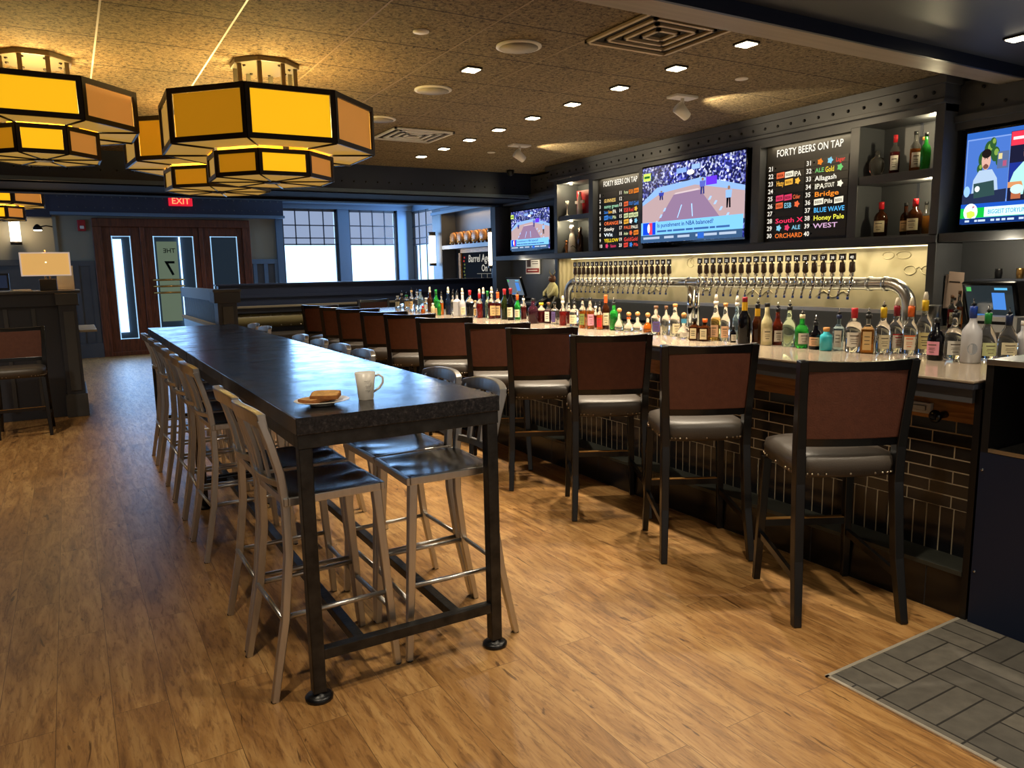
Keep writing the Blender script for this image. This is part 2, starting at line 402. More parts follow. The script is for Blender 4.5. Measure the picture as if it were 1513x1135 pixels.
h=MB().box(-.15,4.14,16.72,17.03,2.78,3.24,'navy').box(-.17,4.16,16.68,17.03,2.76,2.81,'bluegrey').box(-.17,4.16,16.68,17.03,3.2,3.26,'bluegrey')
for k in range(28):
    for z in (2.9,3.1): h.sphere((-.02+k*.15,16.715,z),.013,'paint',6)
st(h.build('beam_over_door'))
st(B('beam_far_left',-4,-.15,16.9,17.3,2.72,FZ,'navy'))
# windows: frame, glass, muntins, half drawn shades
shade=mat('woven_roller_shade',(.32,.40,.56),.8,em=.62,emc=(.33,.42,.62))  # daylight behind the shade is put in as its own emission
def window(i,x0,x1,z0,z1,label=None,side=False):
    r=empty('window_%d'%i); st(r)
    def bx(a0,a1,b0,b1,c0,c1,m,nm):
        return (B(nm,a0,a1,b0,b1,c0,c1,m,r) if not side else B(nm,7.2+(b0-17.03),7.2+(b1-17.03),a0,a1,c0,c1,m,r))
    f=MB()
    for (a,b,c,d_) in ((x0,x0+.05,z0,z1),(x1-.05,x1,z0,z1),(x0,x1,z0,z0+.05),(x0,x1,z1-.05,z1)):
        if not side: f.box(a,b,17.06,17.12,c,d_,'paint')
        else: f.box(7.23,7.29,a,b,c,d_,'paint')
    f.build('window_frame',r)
    bx(x0+.04,x1-.04,17.085,17.09,z0+.04,z1-.04,'glass','glass')
    zs=z0+(z1-z0)*.60
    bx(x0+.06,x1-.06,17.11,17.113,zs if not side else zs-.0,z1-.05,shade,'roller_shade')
    mu=MB(); n=4 if not side else 3
    for k in range(1,n):
        a=x0+(x1-x0)*k/n
        if not side: mu.box(a-.012,a+.012,17.05,17.07,zs,z1,'paintd')
        else: mu.box(7.22,7.24,a-.012,a+.012,z0,z1,'paintd')
    for zz in (zs+.02,zs+.16,zs+(z1-zs)*.55):
        if not side: mu.box(x0,x1,17.05,17.07,zz-.012,zz+.012,'paintd')
        else: mu.box(7.22,7.24,x0,x1,zz-.012,zz+.012,'paintd')
    mu.build('muntin_grid',r)
window(1,4.16,5.42,1.0,3.0); window(2,5.68,6.86,1.0,3.0); window(3,15.75,16.95,1.0,2.98,side=True)
st(MB().box(3.9,9.5,19.2,19.25,.2,4,'daylight').box(9.4,9.45,13.5,19.2,.2,4,'daylight').build('sky_backdrop'))
# door: three glazed oak leaves in one frame
dr=empty('door_1'); st(dr)
f=MB().box(.5,.66,16.95,17.2,0,2.56,'oak').box(3.31,3.47,16.95,17.2,0,2.56,'oak').box(.5,3.47,16.95,17.2,2.56,2.72,'oak').box(1.33,1.42,16.97,17.2,0,2.56,'oak').box(2.44,2.52,16.97,17.2,0,2.56,'oak').box(.66,3.31,16.98,17.2,0,.08,'oak')
f.build('door_frame',dr,bevel=.008)
def leaf(nm,x0,x1,a,b,za,zb,tint):
    m=MB().box(x0,a,17.02,17.08,.05,2.56,'oak').box(b,x1,17.02,17.08,.05,2.56,'oak').box(a,b,17.02,17.08,zb,2.56,'oak').box(a,b,17.02,17.08,.05,za,'oak')
    lf=m.build(nm,dr,bevel=.006)
    B('glass',a,b,17.045,17.05,za,zb,'glass',lf)
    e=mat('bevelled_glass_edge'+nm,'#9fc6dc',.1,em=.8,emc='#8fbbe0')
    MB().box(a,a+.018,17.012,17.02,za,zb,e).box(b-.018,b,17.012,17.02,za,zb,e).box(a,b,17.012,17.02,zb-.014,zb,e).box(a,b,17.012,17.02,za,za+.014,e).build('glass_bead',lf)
    return lf
leaf('side_leaf',.66,1.33,.82,1.16,.33,2.38,0)
dl=leaf('door_leaf',1.42,2.44,1.57,2.33,.33,2.38,0)
leaf('side_leaf',2.52,3.31,2.66,3.2,.33,2.38,0)
for z in (1.50,1.37,1.24):
    MB().tube([(1.50,16.99,z),(1.50,16.93,z),(2.08,16.93,z),(2.08,16.99,z)],.02,'brass',8).build('door_handle',dl)
# vestibule seen through the glass
v=MB().box(.1,4.0,18.9,19.0,0,3.2,mat('vestibule_wall','#4a5560',.8,em=.12,emc='#4a6076')).box(.1,.15,17.2,18.9,0,3.2,'paintd').box(3.85,3.9,17.2,18.9,0,3.2,mat('vestibule_side','#5a4838',.8,em=.15,emc='#6a4a34'))  # weak emission brightens the vestibule walls in place of reflected light
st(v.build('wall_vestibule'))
st(MB().box(.89,1.10,18.86,18.9,.35,2.40,'daylight').box(2.27,2.30,18.86,18.9,.3,2.5,'daylight').build('window_4'))
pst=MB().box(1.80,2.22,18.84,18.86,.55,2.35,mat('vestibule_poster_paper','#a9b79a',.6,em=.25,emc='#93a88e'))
pst.text('7',(2.16,18.83,1.6),.45,paint('#2f4a55'),ex=Vector((-1,0,0)),ey=EY).text('THE',(2.18,18.83,2.1),.14,paint('#2f4a55'),ex=Vector((-1,0,0)))
tag(pst.build('wall_poster'),'pale green poster with a big numeral behind the middle door glass','poster')

# ---- fire alarm, exit sign
fa=MB().box(.26,.40,16.96,17.03,2.47,2.68,'red').box(.30,.37,16.94,16.96,2.51,2.57,'whitepl').build('fire_alarm',bevel=.01)
tag(fa,'red fire alarm strobe on the tan wall left of the doors','fire alarm')
ex=MB().box(1.88,2.32,16.62,16.68,2.96,3.17,mat('exit_red_acrylic','#c01424',.3,em=.7,emc='#d8182e')).build('exit_sign',bevel=.01)
tag(ex,'red illuminated exit sign above the entrance doors','sign')
MB().text('EXIT',(1.93,16.61,3.0),.17,flat('#ff7a50',1.6),ex=Vector((1,0,0)),fit=.34).build('sign_lettering',ex)

# ================================================================ CEILING FITTINGS
SP=[(2.385,4.53)]+[(3.58,3.31+.594*k) for k in range(9)]
sp0=None
for i,(x,y) in enumerate(SP):
    if sp0 is None:
        sp0=MB().box(-.055,.055,-.055,.055,-.012,.002,'bronze').build('recessed_downlight',loc=(x,y,CZ)); MB().box(-.045,.045,-.045,.045,-.0165,-.012,'spotem').build('lens',sp0); o=sp0
    else: o=dup(sp0,(x,y,CZ))
    lab='square recessed downlight alone between the round ceiling speakers' if i==0 else '%s square recessed downlight in the row above the bar stools, counting from the ceiling beam'%['nearest','second','third','fourth','fifth','sixth','seventh','eighth','ninth'][i-1]
    tag(o,lab,'downlight','recessed downlights')
o=dup(sp0,(4.80,2.42,2.82)); tag(o,'square recessed downlight in the smooth dark ceiling before the beam','downlight','recessed downlights')
spk=None
for i,(x,y) in enumerate([(2.41,3.97),(2.40,5.155),(2.43,6.31)]):
    if spk is None:
        spk=MB().lathe([(.135,.0),(.135,-.008),(.12,-.012),(.02,-.014)],M['whitepl'],32).build('ceiling_speaker',loc=(x,y,CZ)); o=spk
        MB().lathe([(.115,-.0135),(.02,-.0155)],mat('speaker_mesh','#a39b8a',.7),32).build('grille',spk)
    else: o=dup(spk,(x,y,CZ))
    tag(o,['large round ceiling speaker next to the square vent','round ceiling speaker between the lone downlight and the lantern','round ceiling speaker half hidden by the amber lantern'][i],'ceiling speaker','ceiling speakers')
spr=None
for i,(x,y) in enumerate([(1.79,3.975),(4.213,3.93),(4.19,7.53)]):
    if spr is None: spr=MB().lathe([(.045,0),(.045,-.006),(.01,-.01)],M['whitepl'],20).build('sprinkler_cover',loc=(x,y,CZ)); o=spr
    else: o=dup(spr,(x,y,CZ))
    tag(o,['small white sprinkler cover disc near the top edge by the first speaker','small white sprinkler cover near the closer spot projector','small white sprinkler cover past the farther spot projector'][i],'sprinkler','sprinkler covers')
def vent(loc,label,m):
    r=empty('ceiling_vent',loc); tag(r,label,'air vent','square ceiling vents')
    B('backing',-.30,.30,-.30,.30,-.006,.0,mat('vent_shadow','#1c1812',.9),r)
    fr=MB()
    for a in (.30,.22,.15,.08):
        t_=.022
        for q in ((-a,a,-a,-a+t_),(-a,a,a-t_,a),(-a,-a+t_,-a,a),(a-t_,a,-a,a)): fr.box(q[0],q[1],q[2],q[3],-.02,-.004,m)
    fr.build('louver_ring',r); return r
vent((2.99,3.40,CZ),'square concentric ceiling vent beside the dark beam, tan coloured','#x' and mat('vent_tan','#b3a283',.5))
vent((2.97,6.87,CZ),'white square ceiling vent behind the amber lantern',mat('vent_white','#d8d8d4',.5))
def projector(loc,label):
    r=empty('spot_projector',loc); tag(r,label,'spotlight','white spot projectors')
    B('mounting_plate',-.11,.11,-.06,.06,-.02,0,'whitepl',r,.004)
    MB().tube([(0,0,-.02),(0,0,-.07)],.014,'whitepl').build('stem',r)
    MB().tube([(-.045,.0,-.085),(.05,-.0,-.15)],[.05,.036],'whitepl',14).build('lamp_housing',r)
    return r
projector((4.21,4.52,CZ),'white spot projector with square plate above the larger television')
projector((4.22,6.97,CZ),'white spot projector farther back above the tap list')
sc=MB().lathe([(.05,0),(.05,-.03),(.035,-.06),(.012,-.075)],M['black'],16).build('security_camera',loc=(5.15,8.75,CZ)); tag(sc,'small black dome camera in the ceiling corner by the soffit','camera')

# ---- amber lanterns
def lantern(loc,a,a2,zt,zb,zt2,zb2,ph,label,ceil_z,can=.21):
    r=empty('pendant_lantern',(loc[0],loc[1],ceil_z),ph); tag(r,label,'pendant lantern','octagonal amber lanterns')
    Z=lambda z:z-ceil_z
    if can:
        pts=[(can*1.0*math.cos(pi/8+k*pi/4),can*math.sin(pi/8+k*pi/4)) for k in range(8)]
        c=MB().prism(pts,-.03,0,'canopy')
        c.build('ceiling_canopy',r,bevel=.004)
        for k in range(8):
            x,y=pts[k]
            MB().box(x*.86-.012,x*.86+.012,y*.86-.012,y*.86+.012,Z(zt)-.03,-.03,'canopy').build('hanging_rod',r)
        b_=MB()
        for k in range(8): b_.sphere((pts[k][0]*.7,pts[k][1]*.7,-.032),.01,'bronze',6)
        b_.build('canopy_screw',r)
    def octo(q):
        c=q*.4142; return [(-q,-c),(-c,-q),(c,-q),(q,-c),(q,c),(c,q),(-c,q),(-q,c)]
    def tier(nm,q,z1,z0,fw):
        fr=MB(); P=octo(q)
        for k in range(8):
            p0=Vector((*P[k],0)); p1=Vector((*P[(k+1)%8],0)); d=(p1-p0); L=d.length; d.normalize(); nrm=Vector((d.y,-d.x,0))
            for z in (z0,z1-fw): fr.obox((p0+p1)/2+Vector((0,0,z+fw/2)),(L,.012,fw),'bronze',Matrix.Rotation(math.atan2(d.y,d.x),4,'Z'))
            for p,s_ in ((p0,1),(p1,-1)): fr.obox(p+d*s_*fw*.42+Vector((0,0,(z0+z1)/2)),(fw*.85,.014,z1-z0),'bronze',Matrix.Rotation(math.atan2(d.y,d.x),4,'Z'))
        f=fr.build(nm+'_frame',r)
        for k in range(8):
            m=['amberm','amberb','amberd','amberp','amberm','amberb','amberd','amberp'][k] if k<8 else ''
            m={7:'amberp',0:'amberm',1:'amberb',2:'amberd',3:'amberp',4:'amberm',5:'amberb',6:'amberm'}[k]  # painted glow follows facing: front brightest, cut faces dimmer
            p0=Vector(P[k]); p1=Vector(P[(k+1)%8]); d=(p1-p0).normalized(); e=fw*.8
            a_=p0+d*e; b2=p1-d*e; s_=.985
            MB().add([(a_.x*s_,a_.y*s_,z0+fw),(b2.x*s_,b2.y*s_,z0+fw),(b2.x*s_,b2.y*s_,z1-fw),(a_.x*s_,a_.y*s_,z1-fw)],[(0,1,2,3)],m).build('mica_panel',f)
        return P
    tier('upper_tier',a,Z(zt),Z(zb),.03); tier('lower_tier',a2,Z(zt2),Z(zb2),.024)
    P=octo(a); Q=octo(a2); z=Z(zb)+.004
    bt=MB()
    for k in range(8):
        j=(k+1)%8
        bt.add([(*P[k],z),(*P[j],z),(*Q[j],z),(*Q[k],z)],[(0,1,2,3)],'amberp')
        bt.tube([(*P[k],z-.004),(*Q[k],z-.004)],.007,'bronze',4)
    bt.build('soffit_panel',r)
    z=Z(zb2)+.004; b2=MB().add([(*q,z) for q in Q],[tuple(range(8))],'amberp')
    for k in range(8): b2.tube([(*Q[k],z-.003),(0,0,z-.003)],.005,'bronze',4)
    b2.lathe([(.05,z-.012),(.05,z)],M['bronze'],8).build('bottom_panel',r)
    L=bpy.data.lights.new('lantern_bulb','POINT'); L.energy=34; L.color=(1,.77,.30); L.shadow_soft_size=.12
    lo=bpy.data.objects.new('lantern_bulb',L); COL.objects.link(lo); lo.parent=r; lo.location=(0,0,Z(zt)-.10)
    return r
lantern((1.185,5.014),.60,.355,2.605,2.309,2.297,2.145,-.013,'large two tier amber lantern, whole and nearest the middle of the ceiling',CZ)
lantern((-.054,5.45),.508,.294,2.667,2.432,2.430,2.270,.017,'two tier amber lantern hanging at top left, above the host stand',CZ)
lantern((1.08,6.32),.60,.355,2.668,2.372,2.36,2.206,.076,'amber lantern mostly hidden behind the largest lantern',CZ)
lantern((-.66,11.0),.50,.29,2.64,2.43,2.42,2.27,0,'small looking amber lantern beyond the soffit at the left edge',FZ)
# ================================================================ BAR
bar=empty('bar_counter',(3.6,5.9,0)); tag(bar,'long bar with taupe stone top, wood strip and black brick tile front','bar counter')
def part(mb,nm,root,**k):
    o=mb.build(nm,**k); o.parent=root; o.matrix_parent_inverse=Matrix.Translation(-Vector(root.location)); return o
part(MB().box(3.20,4.26,1.68,10.2,1.055,1.067,'bartop').box(3.205,4.255,1.682,10.195,1.027,1.055,'paintd'),'countertop',bar,bevel=.004)
part(MB().box(3.235,4.2,1.70,10.16,.967,1.027,'paint'),'apron',bar)
part(MB().box(3.40,3.52,1.70,10.1,.843,.967,'wood'),'wood_strip',bar)
part(MB().box(3.42,3.54,1.70,10.1,.43,.843,'brickh'),'brick_tile_course',bar)
part(MB().box(3.42,3.54,1.70,10.1,.215,.43,'brickv'),'soldier_tile_course',bar)
part(MB().box(3.25,3.42,1.70,10.1,.195,.215,'ledge').box(3.26,3.60,1.70,10.1,0,.195,'riser'),'foot_ledge',bar)
part(MB().box(3.54,4.2,1.72,10.1,0,1.027,'black'),'carcass',bar)
part(MB().box(3.255,3.60,1.672,1.70,0,1.027,'black'),'end_panel',bar)
ou=MB().box(3.375,3.40,1.955,2.055,.865,.915,'whitepl').box(3.366,3.375,1.975,2.035,.878,.902,'alu').build('wall_outlet',bevel=.003); tag(ou,'white power outlet on the wood strip under the bar top','outlet')
hk=MB().tube([(3.40,1.90,.870),(3.33,1.90,.870)],.016,'black',12).sphere((3.32,1.90,.870),.030,'gloss',12,sx=.6).build('purse_hook'); tag(hk,'round black purse hook on the wood strip beside the outlet','hook')

# service cabinet at the near end
bx=empty('service_cabinet',(3.25,1.66,0)); tag(bx,'navy and black service cabinet closing the near end of the bar','cabinet')
part(MB().box(3.25,3.95,.2,1.66,0,.765,'box'),'lower_panel',bx)
part(MB().box(3.25,3.95,1.63,1.66,.765,1.14,'boxb').box(3.92,3.95,.2,1.63,.765,1.14,'boxb').box(3.25,3.95,.2,.24,.765,1.14,'boxb'),'side_panel',bx)
part(MB().box(3.245,3.96,.2,1.655,1.14,1.158,'steel').box(3.235,3.25,.2,1.655,1.136,1.160,'brush'),'top_panel',bx,bevel=.002)
part(MB().box(3.27,3.9,.3,1.62,.765,.775,'brush').box(3.25,3.27,.24,1.63,.768,.785,'brush').box(3.3,3.9,1.0,1.02,.775,.79,'brush').box(3.3,3.9,1.3,1.32,.775,.79,'brush'),'steel_tray',bx)
for z in (.69,.24): part(MB().sphere((3.247,1.645,z),.006,'chrome',8),'panel_screw',bx)

# ---------------------------------------------------------------- bar stools
def make_stool():
    r=empty('bar_stool')
    def leg(pts,nm='leg'): MB().tube(pts,[1,1,.95,.9][:len(pts)] if len(pts)<5 else [.9,1,1,.95,.9,.88],'blackwood',sec=(.036,.044),up=(0,1,0)).build(nm,r,bevel=.003)
    for s in (-1,1):
        MB().tube([(s*.235,-.285,0),(s*.222,-.235,.28),(s*.215,-.205,.62),(s*.218,-.205,.78),(s*.228,-.228,.99),(s*.236,-.252,1.162)],[.85,1,1.05,1.05,.95,.9],'blackwood',sec=(.040,.050),up=(0,1,0)).build('leg',r,bevel=.003)
        MB().tube([(s*.225,.235,0),(s*.205,.20,.64)],[.8,1.05],'blackwood',sec=(.040,.040),up=(0,1,0)).build('leg',r,bevel=.003)
        MB().tube([(s*.228,-.255,.20),(s*.216,.215,.24)],1,'blackwood',sec=(.02,.032),up=(0,0,1)).build('side_stretcher',r)
    MB().tube([(-.216,.215,.30),(.216,.215,.30)],1,'blackwood',sec=(.024,.034),up=(0,0,1)).box(-.195,.195,.203,.230,.317,.321,'brass').build('foot_rail',r)
    # back frame: curved top rail and lower rail
    N=10
    def rail(z0,z1,hw,y,bow,th,m,nm,pr=r,mb=None):
        vs=[];fs=[]
        for i in range(N+1):
            t=-1+2*i/N; x=t*hw; yy=y-bow*(1-t*t)
            for dy in (-th/2,th/2):
                for z in (z0,z1): vs.append((x,yy+dy-(z-.95)*.12,z-(.010*(1-t*t) if z==z1 and m=='blackwood' and z1>1.1 else 0)))
        for i in range(N):
            a=i*4;b=a+4
            fs+=[(a,b,b+1,a+1),(a+2,a+3,b+3,b+2),(a+1,b+1,b+3,a+3),(a,a+2,b+2,b)]
        fs+=[(0,1,3,2),(N*4,N*4+2,N*4+3,N*4+1)]
        return MB().add(vs,fs,m).build(nm,pr,bevel=.003)
    rail(1.115,1.165,.250,-.222,.022,.032,'blackwood','top_rail')
    rail(.785,.826,.210,-.222,.018,.030,'blackwood','lower_rail')
    rail(.82,1.118,.212,-.224,.020,.030,'leather','backrest')
    # seat with rounded edges
    s=MB(); n=24
    def ring(hx_,hy_,z,yo=0,p=5):
        o=[]
        for i in range(n):
            a=2*pi*i/n; c,q=math.cos(a),math.sin(a)
            o.append((hx_*math.copysign(abs(c)**(2/p),c),yo+hy_*math.copysign(abs(q)**(2/p),q),z))
        return o
    rs=[ring(.218,.225,.645,.01),ring(.23,.24,.66,.01),ring(.235,.245,.70,.01),ring(.227,.238,.732,.01),ring(.19,.20,.748,.01),ring(.10,.10,.754,.01)]
    vs=[v for q in rs for v in q]; fs=[(j*n+i,j*n+(i+1)%n,(j+1)*n+(i+1)%n,(j+1)*n+i) for j in range(5) for i in range(n)]+[tuple(range(n))[::-1],tuple(5*n+i for i in range(n))]
    st_=s.add(vs,fs,'taupeleather',True).build('seat',r)
    nl=MB()
    for i in range(44):
        a=2*pi*i/44; c,q=math.cos(a),math.sin(a)
        nl.sphere((.2335*math.copysign(abs(c)**.4,c),.01+.2435*math.copysign(abs(q)**.4,q),.665),.0052,'nail',5)
    nl.build('nailhead_trim',st_)
    return r
s0=make_stool()
SY=[2.17,3.02,3.84,4.62,5.25,6.19,6.95,7.62,8.42,9.05,9.85]
def place(i,o):
    if i<4: x=2.94; rz=-.50
    else: x=2.95; rz=-.50-.03*(i-3)
    o.location=(x,SY[i],0); o.rotation_euler=(0,0,rz)
for i in range(11):
    o=s0 if i==0 else dup(s0,(0,0,0)); place(i,o)
    tag(o,'black framed bar stool with brown leather back, '+(['first, closest to the navy cabinet','second from the navy cabinet','third from the navy cabinet','fourth from the navy cabinet','fifth from the navy cabinet','sixth from the navy cabinet','seventh from the navy cabinet','eighth from the navy cabinet','ninth from the navy cabinet','tenth from the navy cabinet','eleventh, last before the low wall'][i]),'bar stool','bar stools along the bar')
o=dup(s0,(4.0,10.75,0),pi); tag(o,'brown backed bar stool at the far end of the bar facing the room','bar stool','bar stools along the bar')
o=dup(s0,(-.50,9.0,0),pi*1.0); o.scale=(.98,.98,.925); tag(o,'brown leather stool with nailhead trim in front of the host stand','bar stool')

# ---------------------------------------------------------------- high tables
def table(y0,y1,label,x0=.633,x1=1.44):
    cy=(y0+y1)/2; r=empty('high_table',((x0+x1)/2,cy,0)); tag(r,label,'table','high communal tables')
    T=Matrix.Translation(-Vector(r.location))
    def P(mb,nm,**k): o=mb.build(nm,**k); o.parent=r; o.matrix_parent_inverse=T; return o
    P(MB().box(x0,x1,y0,y1,1.005,1.067,'granite'),'tabletop',bevel=.003)
    P(MB().box(x0+.004,x1-.004,y0+.006,y0+.056,.955,1.0049,'steel').box(x0+.004,x1-.004,y1-.056,y1-.006,.955,1.0049,'steel').box(x0+.004,x0+.054,y0+.056,y1-.056,.955,1.0049,'steel').box(x1-.054,x1-.004,y0+.056,y1-.056,.955,1.0049,'steel'),'apron_frame',bevel=.002)
    for x in (x0+.03,x1-.03):
        for y in (y0+.032,y1-.032):
            l=P(MB().tube([(x,y,.03),(x,y,.955)],1,'steel',sec=(.048,.048),up=(0,1,0)),'leg',bevel=.004)
            f=MB().lathe([(.050,.0),(.052,.012),(.042,.020),(.022,.024),(.022,.035)],M['black'],20,c=(x,y,0)).build('foot_pad'); f.parent=l; 
    P(MB().box(x0+.054,x1-.054,y0+.012,y0+.052,.155,.195,'steel'),'end_rail',bevel=.002); P(MB().box(x0+.054,x1-.054,y1-.052,y1-.012,.155,.195,'steel'),'end_rail',bevel=.002)
    P(MB().box(x0+.18,x0+.22,y0+.052,y1-.052,.155,.193,'steel'),'long_rail',bevel=.002); P(MB().box(x1-.22,x1-.18,y0+.052,y1-.052,.155,.193,'steel'),'long_rail',bevel=.002)
    return r
table(2.566,5.340,'near high table with black stone top and steel legs, holding the mug')
table(5.352,8.13,'far high table with black stone top, nearer the entrance doors')

# ---------------------------------------------------------------- aluminium stools
def make_alu():
    r=empty('metal_stool')
    S=[(0,-.265),(.30,-.205),(.55,-.175),(.72,-.172),(.85,-.185),(.97,-.215),(1.055,-.242)]
    for s in (-1,1):
        pts=[(s*(.20-.030*min(1,z/.75)),y,z) for z,y in S]
        MB().tube(pts,[.85,1,1,1,1,1,.95],'alu',sec=(.034,.030),up=(0,1,0)).build('leg',r,bevel=.004)
        MB().tube([(s*.195,.225,0),(s*.175,.175,.735)],[.8,1.05],'alu',sec=(.034,.034),up=(0,1,0)).build('leg',r,bevel=.004)
        MB().tube([(s*.187,-.215,.31),(s*.190,.205,.31)],.010,'alu',6).build('side_rail',r)
        MB().lathe([(.014,0),(.014,.006)],M['black'],8,c=(s*.2,.226,-.0005)).lathe([(.014,0),(.014,.006)],M['black'],8,c=(s*.2,-.266,-.0005)).build('glide',r)
    MB().tube([(-.187,-.215,.31),(.187,-.215,.31)],.010,'alu',6).build('rear_rail',r); MB().tube([(-.190,.208,.24),(.190,.208,.24)],.011,'alu',6).build('foot_rail',r)
    def arc(z0,z1,hw,y,bow,th,nm,tilt=.28,drop=0):
        N=12; vs=[];fs=[]
        for i in range(N+1):
            t=-1+2*i/N; x=t*hw; yy=y-bow*(1-t*t)
            for dy in (-th/2,th/2):
                for z in (z0,z1): vs.append((x,yy+dy-(z-z0)*tilt,z-drop*(abs(t)**3)))
        for i in range(N):
            a=i*4;b=a+4; fs+=[(a,b,b+1,a+1),(a+2,a+3,b+3,b+2),(a+1,b+1,b+3,a+3),(a,a+2,b+2,b)]
        fs+=[(0,1,3,2),(N*4,N*4+2,N*4+3,N*4+1)]
        MB().add(vs,fs,'alu').build(nm,r,bevel=.004)
    arc(1.040,1.095,.186,-.230,.035,.032,'top_rail',.15,.022)
    arc(.795,.822,.172,-.178,.030,.022,'lower_rail')
    for k in (-1,0,1):
        t=k*.5; x=t*.175
        MB().tube([(x,-.178-.03*(1-t*t),.81),(x,-.195-.034*(1-t*t),.93),(x,-.232-.035*(1-t*t),1.05)],1,'alu',sec=(.030,.010),up=(0,1,0)).build('back_slat',r)
    # contoured seat
    nx,ny=14,12; hx_,hy_=.198,.195; vs=[];fs=[]
    for j in range(ny+1):
        for i in range(nx+1):
            u=-1+2*i/nx; v=-1+2*j/ny
            x=hx_*u*(1-.04*abs(v)**4); y=hy_*v*(1-.05*abs(u)**6)
            dish=.016*(1-abs(u)**2.5)*(1-abs(v-.1)**2)-.010*math.exp(-(u/.18)**2)*max(0,v)
            e=.006 if abs(u)>.99 or abs(v)>.99 else 0
            vs.append((x,y+.012,.765-max(dish,0)-e))
    W=nx+1
    fs=[(j*W+i,j*W+i+1,(j+1)*W+i+1,(j+1)*W+i) for j in range(ny) for i in range(nx)]
    st_=MB().add(vs,fs,'seatalu',True).build('seat',r)
    sk=MB()
    sk.box(-.198,.198,.190,.207,.728,.760,'alu').box(-.198,.198,-.183,-.166,.728,.760,'alu').box(-.198,-.181,-.166,.190,.728,.760,'alu').box(.181,.198,-.166,.190,.728,.760,'alu')
    sk.build('seat_apron',r,bevel=.004)
    return r
M['seatalu']=mat('smooth_aluminium_seat','#8b8884',.27,1,bump=.02)
a0=make_alu()
LY=[2.87,3.31,4.46,4.90,5.36,5.84,6.33,6.98]
for i,y in enumerate(LY):
    o=a0 if i==0 else dup(a0,(0,0,0)); o.location=(.775,y,0); o.rotation_euler=(0,0,-pi/2+[.03,.0,.04,-.02,.02,0,.03,-.02][i])
    tag(o,'aluminium slat back stool, aisle side of the high tables, '+['closest to the camera','second along','third along, after the gap','fourth along','fifth along','sixth along','seventh along','last, by the entrance end'][i],'metal stool','aluminium stools, aisle side')
RY=[2.86,3.28,4.42,4.88,5.36,5.87,7.10,7.60]
for i,y in enumerate(RY):
    o=dup(a0,(1.285,y,0),pi/2+[-.03,.02,0,.03,-.02,0,.02,0][i])
    tag(o,'aluminium slat back stool, bar side of the high tables, '+['closest to the camera','second along','third along, after the gap','fourth along','fifth along','sixth along','seventh along','last, by the slatted divider'][i],'metal stool','aluminium stools, bar side')

# ---------------------------------------------------------------- mug and plate
mg=MB().lathe([(.028,0),(.030,.004),(.034,.05),(.041,.106),(.0395,.106),(.033,.05),(.026,.008)],M['white'],28,cap=False).lathe([(.001,.006),(.028,.006)],M['white'],28,cap=False).lathe([(.029,0),(.001,.0)],M['white'],28,cap=False).build('coffee_mug',loc=(.975,2.815,1.0672))
tag(mg,'tall white mug with faint grey script standing on the high table','mug')
MB().tube([(.036,-.006,.088),(.052,-.012,.094),(.066,-.018,.082),(.066,-.018,.062),(.052,-.012,.040),(.031,-.004,.026)],.0045,'white',8).build('mug_handle',mg)
gs=MB()
for k,(a,z,w) in enumerate([(-2.0,.075,.03),(-1.9,.055,.035),(-1.95,.038,.02)]):
    pts=[((.0365+.0005+(z-.05)*.13)*math.cos(a+t*.12),(.0365+.0005+(z-.05)*.13)*math.sin(a+t*.12),z+.006*math.sin(t*3)) for t in range(6)]
    gs.tube(pts,.0007,paint('#77726c'),4)
gs.build('script_print',mg)
pl=MB().lathe([(.001,.004),(.05,.004),(.092,.016),(.094,.018),(.092,.019),(.05,.008),(.001,.007)],M['white'],36,cap=False,sx=1.12,sy=1).lathe([(.045,0),(.045,.004)],M['white'],36).build('side_plate',loc=(.795,2.80,1.0672)); tag(pl,'oval white plate of toast on the high table','plate')
bread=mat('toasted_bread','#c79a5e',.8,noise=.3,nscale=40,bump=.4,bscale=120)
crust=mat('bread_crust','#8f5a2b',.8,noise=.3,nscale=40)
for k,(x,y,z,rz,tx,lab) in enumerate([(-.028,.004,.012,.4,.0,'lower slice of toast lying on the plate'),(.012,-.012,.030,-.5,.14,'upper slice of toast leaning on the other'),(.030,.022,.014,1.4,0,'half slice of toast at the plate edge')]):
    P=[(-.042,-.03),(.042,-.03),(.045,.01),(.040,.028),(.02,.034),(-.02,.034),(-.040,.028),(-.045,.01)]
    sc_=1.25 if k<2 else .85
    b=MB().prism([(u*sc_,v*sc_) for u,v in P],0,.013,crust).prism([(u*.9*sc_,v*.9*sc_) for u,v in P],.0129,.0145,bread).build('toast_slice',loc=(.795+x,2.80+y,1.0672+z),bevel=.003)
    b.rotation_euler=(tx,0,rz); tag(b,lab,'toast')
# ================================================================ BACK BAR CABINET
FX=5.47
cab=empty('back_bar_cabinet',(5.6,5.7,0)); tag(cab,'dark built in back bar cabinet framing shelves, tap lists and television','cabinet')
def CP(mb,nm,**k): return part(mb,nm,cab,**k)
cr=MB().box(5.40,5.80,3.17,8.30,2.80,2.855,'paint').box(5.43,5.80,3.19,8.25,2.685,2.80,'paint').box(5.405,5.80,3.18,8.26,2.67,2.695,'paint').box(5.425,5.43,3.19,8.25,2.70,2.705,'black')
for k in range(37): cr.sphere((5.428,3.27+k*.137,2.748),.013,'black',7)
CP(cr,'crown_moulding')
CP(MB().box(FX,5.80,3.20,8.19,2.62,2.68,'paint').box(FX,FX+.012,3.95,4.86,2.598,2.62,'paint').box(FX,FX+.012,6.54,7.375,2.598,2.62,'paint'),'top_rail')
CP(MB().box(FX-.01,5.80,3.20,8.19,1.69,1.765,'paint').box(FX-.02,FX-.01,3.20,8.19,1.70,1.755,'paint'),'lower_shelf',bevel=.004)
